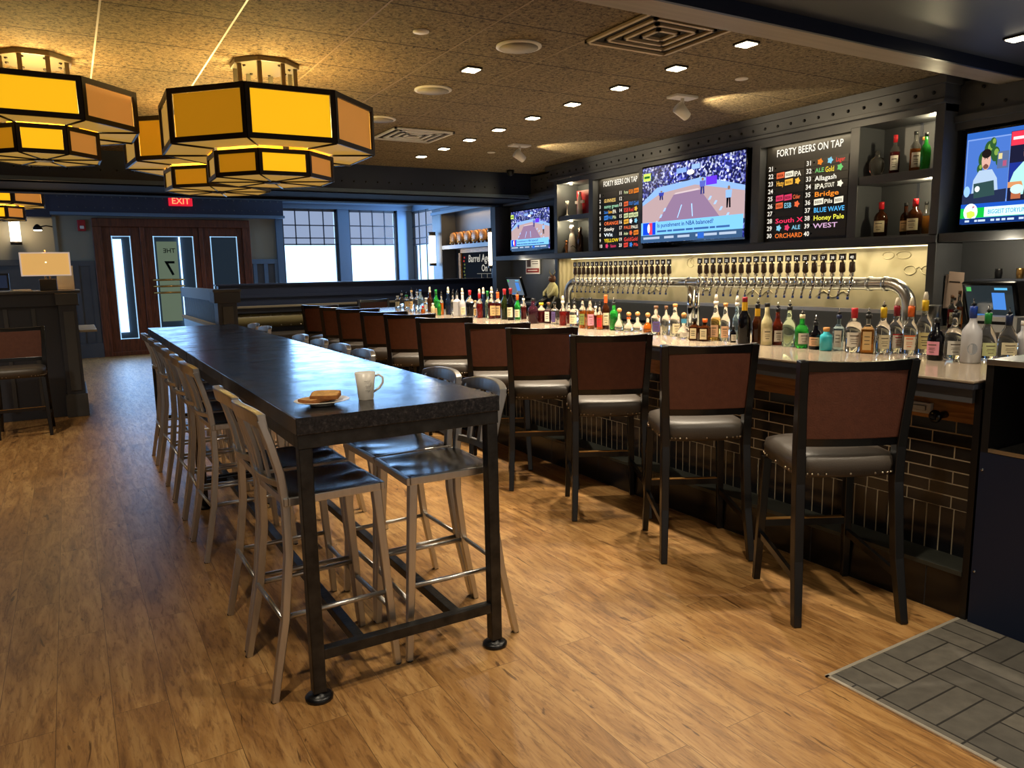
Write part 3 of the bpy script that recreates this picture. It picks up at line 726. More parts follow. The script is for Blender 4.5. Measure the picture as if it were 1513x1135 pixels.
for y0,y1 in ((3.87,3.95),(4.86,4.955),(6.465,6.54),(7.375,7.46)): CP(MB().box(FX,5.80,y0,y1,1.765,2.62,'paint'),'upright',bevel=.003)
CP(MB().box(FX-.01,5.80,3.20,3.265,.931,2.68,'paint'),'end_post',bevel=.003)
CP(MB().box(FX-.01,5.80,8.12,8.19,.931,2.68,'paint'),'end_post',bevel=.003)
CP(MB().box(FX+.01,5.79,3.265,3.87,2.17,2.235,'paint'),'shelf',bevel=.003)
CP(MB().box(FX+.01,5.79,7.46,8.12,2.165,2.225,'paint'),'shelf',bevel=.003)
CP(MB().box(5.785,5.80,3.265,8.12,1.765,2.62,'paint').box(5.78,5.785,3.55,3.57,1.765,2.17,'paintd').box(5.78,5.785,3.55,3.57,2.235,2.62,'paintd'),'back_panel')
tn=MB().box(5.74,5.80,3.265,8.12,1.17,1.69,'tin').box(5.48,5.74,8.112,8.12,1.17,1.69,'tin').box(5.70,5.80,3.265,8.12,1.155,1.185,'brush')
CP(tn,'backsplash')
# embossed motifs on the backsplash
em=MB(); Yc=3.47
def ring(y,z,r,rz=None,n=18): em.tube([(5.737,y+r*math.cos(2*pi*i/n),z+(rz or r)*math.sin(2*pi*i/n)) for i in range(n+1)],.004,'tin',5)
for y in (3.42,3.56): ring(y,1.50,.05,.035)
em.tube([(5.737,3.46,1.51),(5.737,3.49,1.525),(5.737,3.52,1.51)],.004,'tin',5)
ring(3.62,1.62,.06,.03); ring(3.75,1.62,.05,.03)
for k in range(5):
    y=4.3+k*.8; ring(y,1.62,.10,.05); ring(y+.1,1.6,.05)
    em.tube([(5.737,y-.2+.04*i,1.30+.03*math.sin(i*1.3)) for i in range(9)],.005,'tin',5)
CP(em,'embossed_motif')
CP(MB().box(5.68,5.80,3.265,8.12,.96,1.155,'paint'),'lower_band')
led=MB().box(5.66,5.70,3.28,8.10,1.683,1.689,'screen_led'); CP(led,'led_strip')
CP(MB().box(5.49,5.505,3.97,4.84,2.614,2.6195,'ledsoft').box(5.49,5.505,6.56,7.35,2.614,2.6195,'ledsoft'),'led_strip')
CP(MB().lathe([(.022,0),(.022,.012)],M['screen_led'],12,c=(5.6,3.32,2.605)).lathe([(.022,0),(.022,.012)],M['screen_led'],12,c=(5.6,3.32,2.155)).lathe([(.02,0),(.02,.012)],M['screen_led'],12,c=(5.56,7.95,2.605)).lathe([(.02,0),(.02,.012)],M['screen_led'],12,c=(5.56,7.95,2.15)),'puck_light')
# framing of the two television bays outside the cabinet
def bay(y0,y1,nm):
    r=empty(nm,(5.6,(y0+y1)/2,0)); 
    m=MB().box(5.62,5.80,y0,y1,2.56,2.82,'paint').box(5.57,5.62,y0,y1,2.54,2.585,'paint').box(5.60,5.80,y0,y1,2.49,2.54,'paint')
    for k in range(int((y1-y0)/.15)):
        m.sphere((5.615,y0+.08+k*.15,2.64),.012,'black',6); m.sphere((5.615,y0+.08+k*.15,2.76),.012,'black',6)
    part(m,'header_board',r); part(MB().box(5.47,5.80,y0,y1,1.70,1.765,'paint'),'shelf_board',r,bevel=.004)
    return r
tag(bay(1.6,3.195,'television_niche'),'dark panelled niche with studded header around the smaller right television','niche')
tag(bay(8.195,9.88,'television_niche'),'dark panelled niche with studded header around the far television','niche')
bc=empty('back_counter',(5.4,6,0)); tag(bc,'low back counter under the taps behind the bar','counter')
part(MB().box(4.98,5.79,1.8,9.88,.90,.93,'brush'),'countertop',bc); part(MB().box(5.02,5.79,1.8,9.88,0,.90,'paintd'),'carcass',bc)

# ---------------------------------------------------------------- televisions
class Scr:
    """flat picture built from layers; s runs left to right as seen, t upward"""
    def __init__(s,x,yl,zb,W,H): s.x=x;s.yl=yl;s.zb=zb;s.W=W;s.H=H;s.sx=1;s.mb=MB();s.k=0
    def P(s,a,b): return (s.x-.0005*s.k,s.yl-a*s.sx*s.W,s.zb+b*s.H)
    def poly(s,pts,c,e=1.0):
        s.k+=1; s.mb.poly([s.P(a,b) for a,b in pts],flat(c,e) if isinstance(c,str) and c.startswith('#') else c); return s
    def rect(s,a0,b0,a1,b1,c,e=1.0): return s.poly([(a0,b0),(a1,b0),(a1,b1),(a0,b1)],c,e)
    def ell(s,a,b,ra,rb,c,e=1.0,n=18): return s.poly([(a+ra*math.cos(2*pi*i/n),b+rb*math.sin(2*pi*i/n)) for i in range(n)],c,e)
    def text(s,t,a,b,h,c,fit=None,e=1.0):
        s.k+=1; s.mb.text(t,s.P(a,b),h*s.H,flat(c,e),fit=None if fit is None else fit*s.W*s.sx); return s
M['crowd']=mat_crowd()
def court(s,full=True):
    s.rect(0,0,1,1,M['crowd'])
    s.poly([(0,.26),(0,.55),(.16,.72),(.62,.77),(1,.60),(1,.26)],'#8fb4e6',.9)
    s.poly([(0,.26),(0,.50),(.2,.64),(.55,.69),(1,.54),(1,.22)],'#b49a9c',.95)
    s.poly([(.16,.24),(.34,.60),(.6,.62),(.80,.24)],'#8d7391',.95)
    s.poly([(.34,.60),(.36,.62),(.58,.64),(.6,.62)],'#d3bfc4',.9)
    for a,b in ((.14,.24),(.19,.32),(.23,.40),(.84,.26),(.78,.34),(.73,.42),(.68,.48)): s.poly([(a,b),(a+.02,b),(a+.035,b+.04),(a+.018,b+.045)],'#9fc3ff',1)
    for a in (.38,.53): s.poly([(a,.30),(a+.008,.30),(a+.05 if a<.5 else a+.0,.46),(a+.04 if a<.5 else a-.01,.46)],'#9fc9ff',1.1)
    s.ell(.44,.76,.07,.012,'#2a2a45')
    s.rect(.37,.86,.47,.92,'#7fa0d8'); s.rect(.52,.88,.60,.94,'#8fb0e0'); s.ell(.51,.85,.035,.03,'#fff4dc',1.5)
    s.rect(.66,.66,.76,.76,'#5a2fd8',1.2)
    for a,b,h,c1,c2 in ((.63,.56,.20,'#5560b8','#2b2f70'),(.87,.36,.26,'#8ab0e8','#05050c'),(.22,.55,.12,'#3840a0','#20245c')):
        s.poly([(a-.02,b),(a-.008,b),(a+.0,b+h*.5),(a-.02,b+h*.5)],c2); s.poly([(a+.004,b),(a+.018,b),(a+.015,b+h*.5),(a,b+h*.5)],c2)
        s.poly([(a-.026,b+h*.45),(a+.022,b+h*.45),(a+.028,b+h*.8),(a-.028,b+h*.8)],c1); s.ell(a,b+h*.9,.011,h*.09,'#8a6a58')
    s.rect(0,.10,1,.27,'#76b8f0',1.05); s.rect(.02,.105,.16,.265,'#1140c8',1.1); s.rect(.09,.105,.125,.265,'#d8405a'); s.ell(.085,.19,.014,.06,'#f4f4ff')
    s.text('Is punishment in NBA balanced?',.18,.195,.075,'#0e2a66',.56); [s.rect(a,.13,a+w,.155,'#3d68a8',.8) for a,w in ((.18,.10),(.29,.05),(.35,.12),(.48,.07),(.56,.14),(.71,.05),(.77,.12))]
    s.rect(0,0,1,.10,'#3d5d84',.8)
    for a,w in ((.03,.18),(.26,.1),(.40,.12),(.58,.05),(.66,.12),(.80,.15)): s.rect(a,.045,a+w,.075,'#b9c9e0',.8)
    s.rect(.6,.02,.66,.09,'#2b60c0'); s.rect(.03,.82,.11,.92,'#c8e060',1.0); s.rect(.04,.855,.10,.885,'#246030')
def tv(loc,y0,y1,z0,z1,x,label,draw):
    r=empty('television',(x,(y0+y1)/2,z0)); tag(r,label,'television','wall televisions')
    part(MB().box(x,x+.05,y0,y1,z0,z1,'gloss'),'housing',r,bevel=.004)
    part(MB().box(x+.05,5.79,(y0+y1)/2-.15,(y0+y1)/2+.15,z0+.15,z1-.15,'black'),'wall_mount',r)
    s=Scr(x-.001,y1-.012,z0+.022,y1-y0-.024,z1-z0-.04); draw(s); part(s.mb,'screen_picture',r,keep=True)
    return r
t1=tv(None,4.985,6.445,1.80,2.625,5.44,'large television above the taps showing a basketball court',lambda s:court(s))
cbm=MB().tube([(5.47,6.0-.03*k,1.80-.012*math.sin(k*.9)**2) for k in range(16)],.005,'black',6); part(cbm,'cable',t1)
tv(None,8.62,9.66,1.825,2.41,5.68,'far television in the corner niche showing the same basketball game',lambda s:court(s))
def studio(s):
    s.rect(0,0,1,1,'#2f62b8',.9); s.rect(.5,.22,.99,.93,'#20305a'); s.sx=.53
    s.rect(0,0,1,1,'#2f62b8',.9); s.rect(.01,.22,.485,.93,'#7f9fe0',.85); s.rect(.02,.25,.48,.915,'#4d79cf',.8)
    for a,b,r_ in ((.20,.70,.09),(.26,.80,.09),(.33,.74,.08),(.30,.86,.06),(.37,.66,.05),(.17,.60,.05)): s.ell(a,b,r_*.6,r_*1.0,'#2f5a30',.8); s.ell(a+.01,b+.02,r_*.3,r_*.45,'#86a84a',.8)
    s.rect(.36,.58,.48,.76,'#5b6f9a',.8); s.rect(.37,.68,.41,.74,'#cfc08a'); s.rect(.42,.60,.46,.66,'#a05070')
    s.poly([(.09,.25),(.11,.48),(.17,.58),(.31,.58),(.37,.48),(.40,.25)],'#a9bfd8',.95); s.ell(.24,.68,.05,.10,'#d2a596',.95); s.ell(.24,.755,.052,.05,'#1d1615'); s.ell(.24,.615,.03,.025,'#6d473c')
    s.rect(.22,.695,.23,.705,'#26181a').rect(.25,.695,.26,.705,'#26181a').rect(.228,.635,.252,.643,'#7c3a36')
    s.poly([(.0,.22),(.0,.33),(.48,.36),(.48,.22)],'#26304e',.8)
    s.poly([(.13,.28),(.12,.44),(.34,.46),(.36,.30)],'#2f4a4a',.9); s.ell(.165,.38,.028,.032,'#dfe8ea'); s.ell(.05,.36,.035,.06,'#8fbbe8')
    s.rect(.495,.22,1,.95,'#1b1c34',.9); s.rect(.50,.80,.68,.945,'#d8344a',1.0); s.rect(.52,.86,.66,.89,'#ffe8e8',.9); s.rect(.50,.42,.75,.62,'#1c2f86')
    s.poly([(.50,.38),(.55,.52),(.64,.62),(.78,.64),(.95,.60),(1,.45),(1,.30),(.62,.28)],'#a9e0d8',.95)
    s.ell(.69,.72,.05,.11,'#d9a08c',.95); s.poly([(.64,.74),(.65,.83),(.72,.85),(.76,.78),(.75,.74)],'#d8cba0',.95); s.rect(.72,.715,.73,.725,'#26181a').rect(.725,.655,.748,.663,'#8c4a42')
    s.poly([(.66,.24),(.68,.44),(1,.46),(1,.22)],'#23262e'); s.poly([(.50,.36),(.50,.42),(.64,.42),(.66,.36)],'#c98a5c'); s.rect(.54,.24,.64,.34,'#a8603f'); s.ell(.60,.34,.07,.05,'#bfe4e0')
    s.rect(0,.165,1.88,.22,'#1b4fb4',1); s.rect(0,.065,1,.175,'#12b43c',1); s.ell(.115,.13,.08,.095,'#dff0ff',1.0); s.poly([(.08,.07),(.07,.13),(.12,.145),(.16,.13),(.17,.09),(.12,.06)],'#c8d850'); s.rect(.135,.16,.14,.19,'#333333'); s.poly([(.14,.175),(.165,.185),(.14,.195)],'#c02030')
    s.rect(.27,.07,1.88,.175,'#c9ecfa',1.05); s.text('BIGGEST STORYLINES HEADING',.31,.10,.065,'#1a8fae',.66)
    s.rect(0,0,1.88,.06,'#14306e',1)
    for a,w in ((.06,.05),(.17,.03),(.21,.08),(.35,.04),(.41,.04),(.47,.04),(.53,.07),(.65,.05),(.75,.06),(.85,.1)): s.rect(a,.02,a+w,.042,'#c4d4ee',.9)
tv(None,1.95,3.12,1.80,2.47,5.60,'smaller television at the right edge showing two studio hosts',studio)

# ---------------------------------------------------------------- tap list boards
BC=['#e8822c','#e0463a','#f0cf3a','#7fc1d8','#3f7fd0','#6fbf6a','#f2e9cf','#e2673c','#d83a62','#f0b040','#cfd8a0','#ffffff']
names1={1:(),2:('GUINNESS',),3:('g',),4:('b',),5:('c',),6:('r',),7:('s',),8:('w',),9:('y',),10:('u',)}
def logo(mb,x,y0,y1,z,h,rr,txt=None,col=None):
    """a row of small printed marks between y0 (left) and y1 (right)"""
    if txt: mb.text(txt,(x,y0,z-h*.35),h*.9,flat(col,.9),fit=(y0-y1)); return
    n=rr.choice([2,3,3,3]); y=y0; span=(y0-y1)/n; c=rr.choice(BC)
    for k in range(n):
        w=span*rr.uniform(.82,.97); cc=c if rr.random()<.6 else rr.choice(BC); t=rr.random()
        if t<.38: mb.text(rr.choice(['BREWING','ALE','Lager','STOUT','Porter','Cider','Pils','Saison','PALE','Amber']),(x,y,z-h*.3),h*.8,flat(cc,.85),fit=w)
        elif t<.6: mb.poly([(x,y-w/2+min(w,h)*.5*math.cos(a*pi/5)*(1 if a%2 else .65),z+h*.5*math.sin(a*pi/5)*(1 if a%2 else .65)) for a in range(10)][::-1],flat(cc,.85))
        elif t<.8: mb.text(rr.choice(['IPA','Hazy','Gold','Red','ESB']),(x,y,z-h*.4),h*1.0,flat(cc,.85),fit=w)
        else: 
            mb.poly([(x,y,z-h*.45),(x,y-w,z-h*.35),(x,y-w,z+h*.45),(x,y,z+h*.35)],flat(cc,.8)); mb.text('BEER',(x-.001,y-w*.1,z-h*.2),h*.5,flat('#1a1a1a',.3),fit=w*.8)
        y-=span
def board(yl,yr,base,label,blank,special):
    x=5.545; W=yl-yr; r=empty('tap_list_board',(x,(yl+yr)/2,1.78)); tag(r,label,'menu board','forty beers tap lists')
    part(MB().box(x,5.60,yr,yl,1.768,2.618,'boardm'),'board_panel',r)
    part(MB().text('FORTY BEERS ON TAP',(x-.003,yl-W*.12,2.508),.085,flat('#f2ead8',.95),fit=W*.76),'board_title',r,keep=True)
    rr=random.Random(base)
    rows=10; z1=2.443; dz=.0655
    for c in (0,1):
        ya=yl-W*(.02 if c==0 else .475); yb=yl-W*(.465 if c==0 else .945)
        for k in range(rows):
            z=z1-dz*(k+.5); n_=base+k+(10 if c else 0)
            sp=part(MB().box(x-.006,x,yb,ya,z-dz*.45,z+dz*.45,'slatm'),'beer_slat',r)
            num=MB().text(str(n_),(x-.0065,ya-.008,z-.018),.056,flat('#e9e2d2',.9))
            num.poly([(x-.0065,ya-.075,z-.012),(x-.0065,ya-.082,z-.002),(x-.0065,ya-.092,z-.006),(x-.0065,ya-.09,z+.01),(x-.0065,ya-.078,z+.008)],flat('#15130f',.2))
            o=num.build('tap_number',keep=True); o.parent=sp
            if n_ in blank: continue
            lg=MB()
            if n_ in special: t_,c_,f0,f1=special[n_]; logo(lg,x-.0068,ya-.10,ya-.10-(W*.335)*f1,z,dz*.95,rr,t_,c_)
            else: logo(lg,x-.0068,ya-.10,yb+.02,z,dz*.95,rr)
            o=lg.build('beer_logo',keep=True); o.parent=sp
M['boardm']=mat('black_board','#262422',.5); M['slatm']=mat('black_slat','#33302c',.45)
board(7.36,6.55,1,'tap list board left of the large television, taps one to twenty',{1,12},{2:('GUINNESS','#e8c06a',0,.8),6:('ORANGE','#f0703a',0,1),7:('Smoky',"#f2ead8",0,.7),9:('YELLOW','#f0d020',0,1),8:('Wit','#e8f4f8',0,.6),3:('sunny green','#9ad0a8',0,1)})
board(4.845,3.96,21,'tap list board right of the large television, taps twenty one to forty',{21,24,27,40},{28:('South X','#e8325a',0,1),33:('Allagash','#f2ead8',0,.7),35:('Bridge','#f08a2c',0,.8),30:('ORCHARD','#e0702c',0,1),38:('Honey Pale','#e8e04a',0,1),39:('WEST','#c8a0c0',0,.8),37:('BLUE WAVE','#4fb0e8',0,1)})

# ---------------------------------------------------------------- tap tower
TX=5.30; TZ=1.405
tw=empty('tap_tower',(TX,5.5,.93)); tag(tw,'polished steel pipe tap tower with forty tap handles','tap tower')
ptsR=[(TX,3.45,TZ)]+[(TX,3.45-.17*math.sin(a),TZ-.17+.17*math.cos(a)) for a in [pi/2*k/8 for k in range(1,9)]]+[(TX,3.28,.93)]
ptsL=[(TX,7.50,TZ)]+[(TX,7.50+.17*math.sin(a),TZ-.17+.17*math.cos(a)) for a in [pi/2*k/8 for k in range(1,9)]]+[(TX,7.67,.93)]
part(MB().tube(ptsL[::-1]+ptsR,.048,'brush',18),'pipe',tw)
cl=MB()
for y in (3.47,3.60,5.56,5.40,7.49): cl.tube([(TX,y-.012,TZ),(TX,y+.012,TZ)],.056,'brush',18)
part(cl,'pipe_clamp',tw)
part(MB().tube([(TX,5.52,.93),(TX,5.52,TZ)],.042,'chrome',16).lathe([(.07,0),(.07,.02),(.045,.03)],M['chrome'],20,c=(TX,5.52,.93)),'support_post',tw)
part(MB().tube([(TX-.02,5.42,.93),(TX-.02,5.42,TZ)],.024,'chrome',14),'support_post',tw)
def tap(y,n):
    f=MB().tube([(TX-.045,y,TZ),(TX-.10,y,TZ+.012)],.013,'chrome',8).lathe([(.014,-.03),(.017,0),(.017,.03),(.010,.05),(.008,.06)],M['chrome'],10,c=(TX-.10,y,TZ)).tube([(TX-.105,y,TZ-.02),(TX-.13,y,TZ-.055),(TX-.138,y,TZ-.10)],.009,'chrome',8)
    fo=part(f,'faucet',tw)
    o=MB().tube([(TX-.138,y,TZ-.10),(TX-.140,y,TZ-.118)],.010,'tipblue',8).build('spout_tip'); o.parent=fo
    o=MB().lathe([(.012,.058),(.020,.066),(.014,.080),(.018,.088),(.025,.10),(.021,.165),(.009,.172),(.009,.186)],M['taph'],10,c=(TX-.10,y,TZ),mfun=lambda z: M['chrome'] if z<.088+TZ*0 or z>.168 else M['taph']).build('tap_handle'); o.parent=fo
    p_=MB().box(TX-.109,TX-.095,y-.027,y+.027,TZ+.182,TZ+.232,'plate').text(str(n),(TX-.1095,y,TZ+.193),.032,flat('#e8e0cc',.9),align='C'); o=p_.build('number_plate',keep=True); o.parent=fo
M['tipblue']=mat('blue_tap_tip','#2a3e7a',.3); M['taph']=mat('brown_tap_handle','#4a3424',.35); M['plate']=mat('dark_brown_plate','#2e1e16',.4)
for k in range(20): tap(7.36-k*(7.36-5.74)/19,k+1)
for k in range(20): tap(5.31-k*(5.31-3.69)/19,k+21)
bpy.context.view_layer.update()
for o in tw.children: 
    for c in o.children: c.matrix_parent_inverse=Matrix()
# ================================================================ BOTTLES
def gl(name,c,t=.92,r=.04,em=0): return mat(name,c,r,trans=t,ior=1.36,em=em)
LQ={'clear':gl('clear_bottle_glass','#f4f2ea',.96),'palebl':gl('pale_blue_glass','#b9d8ea',.9),'palegr':gl('pale_green_glass','#cfe8cc',.9),
 'green':gl('green_glass','#2fae3e',.7,em=0),'orange':gl('orange_liquid','#e8742a',.6),'amber':gl('amber_liquid','#c8691c',.75),'bourbon':gl('bourbon_liquid','#c07a30',.75),
 'brown':gl('brown_glass','#4a2410',.5),'rust':gl('rust_glass','#6a2512',.5),'maroon':gl('maroon_liquid','#5a1618',.5),'red':gl('red_liquid','#8a1f1c',.5),'wine':gl('dark_purple_liquid','#3c1a26',.4),
 'navy':gl('navy_glass','#18243c',.3),'black':gl('black_glass','#0b0b10',.1),'olive':gl('olive_glass','#2a3414',.4),'cream':mat('cream_frosted_glass','#d8cc9a',.35,trans=.2),
 'frost':mat('frosted_glass','#dcdce0',.35,trans=.35),'turq':mat('turquoise_glaze','#3fb4c4',.25),'gold':gl('gold_liquid','#e0b860',.85)}
CP_={'black':'#131315','white':'#e6e0d4','green':'#1f8a3a','tan':'#c9a777','blue':'#3a66b0','red':'#c41f2a','crimson':'#8c1226','orange':'#ea6a22','yellow':'#e8bd20','brown':'#6f4a2c','cork':'#c98f4e','grey':'#8d8f92','navy':'#1b2a50','navyb':'#1c3f9a','cream':'#e0d4ac'}
LB={'cream':'#e2d6b0','tan':'#d2b078','white':'#e2ddd0','pink':'#d88fa0','peach':'#e2b48c','violet':'#5c4c86','olive':'#7f8f4a','redw':'#e6dccb','orangew':'#e6d6bd','palegold':'#d8c88a','palegreen':'#cfd49a','emblem':'#9aa0a8'}; LB={**CP_,**LB}
def bottle(nm,loc,h,r,kind,liq,lab,cap,pour,name='liquor_bottle'):
    g_=LQ['clear']; L=LQ[liq] if liq not in('halfmaroon','halfpurple') else LQ['maroon' if liq=='halfmaroon' else 'wine']
    fill=.42 if liq.startswith('half') else (.60 if liq in('amber','bourbon','orange','gold','maroon','red') else 2)
    if nm and 'clear shoulder' in nm: fill=.55
    tot=h-(.035 if pour==1 else (.045 if pour==2 else 0)); H=tot-(.012 if kind!='onion' else .022)
    nr=min(r*.42,.0145)
    P={'tall':[(.85,0),(1,.02),(1,.60),(.92,.68),(.5,.75),(nr/r,.79),(nr/r*.95,1)],
       'wine':[(.88,0),(1,.02),(1,.52),(.94,.60),(.62,.69),(nr/r*1.15,.75),(nr/r,.80),(nr/r,1)],
       'squat':[(.85,0),(1,.03),(1,.62),(.9,.74),(.5,.82),(.45,1)],
       'square':[(.9,0),(1,.02),(1,.66),(.85,.72),(.42,.78),(.40,1)],
       'flask':[(.82,0),(.94,.02),(1,.50),(.96,.60),(.72,.70),(.36,.76),(.34,1)],
       'onion':[(.8,0),(1,.06),(.98,.30),(.72,.50),(.40,.62),(.34,.70),(.34,1)],
       'onionw':[(.85,0),(1,.03),(1,.42),(.80,.58),(.45,.72),(nr/r*1.1,.80),(nr/r,1)]}[kind]
    n=4 if kind=='square' else 16
    sc=1.25 if kind=='square' else 1
    mb=MB().lathe([(a*r*(sc if b<.70 else 1),b*H) for a,b in P],L,n,mfun=(lambda z:L if z<fill*H else g_),ph=(pi/4+.5 if n==4 else 0),smooth=(n!=4))
    o=mb.build(name,loc=loc,bevel=(.003 if n==4 else 0))
    if liq=='frost' or liq=='cream' or True: pass
    # label: an arc facing the room
    def arc(z0,z1,rr,col,a0,half,nm_):
        m=MB(); k=8; vs=[];
        for i in range(k+1):
            a=a0-half+2*half*i/k
            for z in (z0,z1): vs.append((rr*math.cos(a),rr*math.sin(a),z))
        m.add(vs,[(2*i,2*i+2,2*i+3,2*i+1) for i in range(k)],col,True); return m
    ang=math.atan2(-loc[1],-loc[0])+R.uniform(-.5,.5); lr=r*(1.012 if n!=4 else 1.03)
    if lab!='none':
        z0,z1={'tall':(.12,.50),'wine':(.10,.42),'squat':(.12,.55),'square':(.10,.60),'flask':(.14,.48),'onion':(.10,.30),'onionw':(.08,.38)}[kind]
        if n==4:
            q=r*sc*.7071+.0035; yaw=.5; best=min([yaw+k*pi/2 for k in range(4)],key=lambda a:-math.cos(a-ang)); c,s_=math.cos(best),math.sin(best)
            w_=r*sc*.50; m=MB().add([(q*c-w_*s_*t,q*s_+w_*c*t,z*H) for t,z in((-1,z0),(1,z0),(1,z1),(-1,z1))],[(0,1,2,3)],paint(LB[lab]))
            for zz in (.3,.5,.7): 
                z=z0+(z1-z0)*zz; q2=q+.0006; m.add([(q2*c-w_*.6*s_*t,q2*s_+w_*.6*c*t,zz_) for t,zz_ in((-1,z*H),(1,z*H),(1,z*H+.004),(-1,z*H+.004))],[(0,1,2,3)],paint('#4a4038'))
        elif lab=='emblem':
            m=MB(); vs=[]; 
            pts=[(.9*math.cos(2*pi*i/14),.28*0+math.sin(2*pi*i/14)) for i in range(14)]
            m.add([(lr*math.cos(ang+u*.55),lr*math.sin(ang+u*.55),H*.27+v*r*.62) for u,v in pts],[tuple(range(14))],paint('#8b9098'))
        else:
            m=arc(z0*H,z1*H,lr,paint(LB[lab]),ang,.85,'l')
            def sub(m2): 
                o_=len(m.v); 
                for v in m2.v: m.v.append(v)
                for f in m2.f: m.f.append([o_+i for i in f])
                for mi in m2.mi: m.mi.append(m._m(m2.mats[mi]))
                m.sm+=m2.sm
            for zz,hh,ha in ((.72,.07,.5),(.5,.035,.4),(.38,.03,.45),(.2,.05,.3)):
                z=(z0+(z1-z0)*zz)*H; sub(arc(z,z+hh*(z1-z0)*H,lr+.0006,paint({'redw':'#b8262e','orangew':'#d8652a'}.get(lab,'#5a4c40')),ang,ha,'t'))
            if lab in('redw','orangew'): sub(arc((z1-.03)*H,(z1)*H,lr+.0005,paint('#c02a30' if lab=='redw' else '#e06a2a'),ang,.85,'b'))
        q_=m.build('paper_label',o,keep=True)
        q_.rotation_euler=(0,0,0)
    # neck wrap for coloured capsules
    cr=P[-1][0]*r
    capm=paint(LB[cap] if cap not in CP_ else CP_[cap],.4)
    z=H
    if kind=='onion': MB().sphere((0,0,H+.014),.019,capm,10).lathe([(cr*.9,H-.01),(cr*.9,H+.004)],capm,10).build('cork_stopper',o)
    else:
        drop=.045 if cap in('red','crimson','orange','yellow','green','navy','navyb') and kind in('wine','tall','flask','onionw') else .012
        MB().lathe([(cr+.0015,H-drop),(cr+.0025,H-.002),(cr+.002,H+.012)],capm,12).build('bottle_cap',o)
        z=H+.012
    if nm and 'yellow neck wrap' in nm: MB().lathe([(cr+.0035,H*.72),(cr+.0030,H*.93)],paint('#e0b020'),12,cap=False).build('neck_wrap',o)
    if nm and 'orange neck' in nm and kind!='wine': MB().lathe([(cr+.003,H*.80),(cr+.003,H*.93)],paint('#e8662a'),12,cap=False).build('neck_wrap',o)
    if nm and 'blue neck' in nm and kind=='onion': MB().lathe([(cr+.003,H*.72),(cr+.003,H*.92)],paint('#4fa8d0'),12,cap=False).build('neck_wrap',o)
    if pour==1: MB().lathe([(.004,z),(.012,z+.010),(.012,z+.013),(.004,z+.016)],M['black'],10).tube([(0,0,z+.014),(.004,.004,z+.036)],.003,'chrome',6).build('pour_spout',o)
    if pour==2: MB().lathe([(.010,z),(.013,z+.006),(.012,z+.025),(.007,z+.045)],paint('#d6cbb4'),10).build('pour_cover',o)
    return o
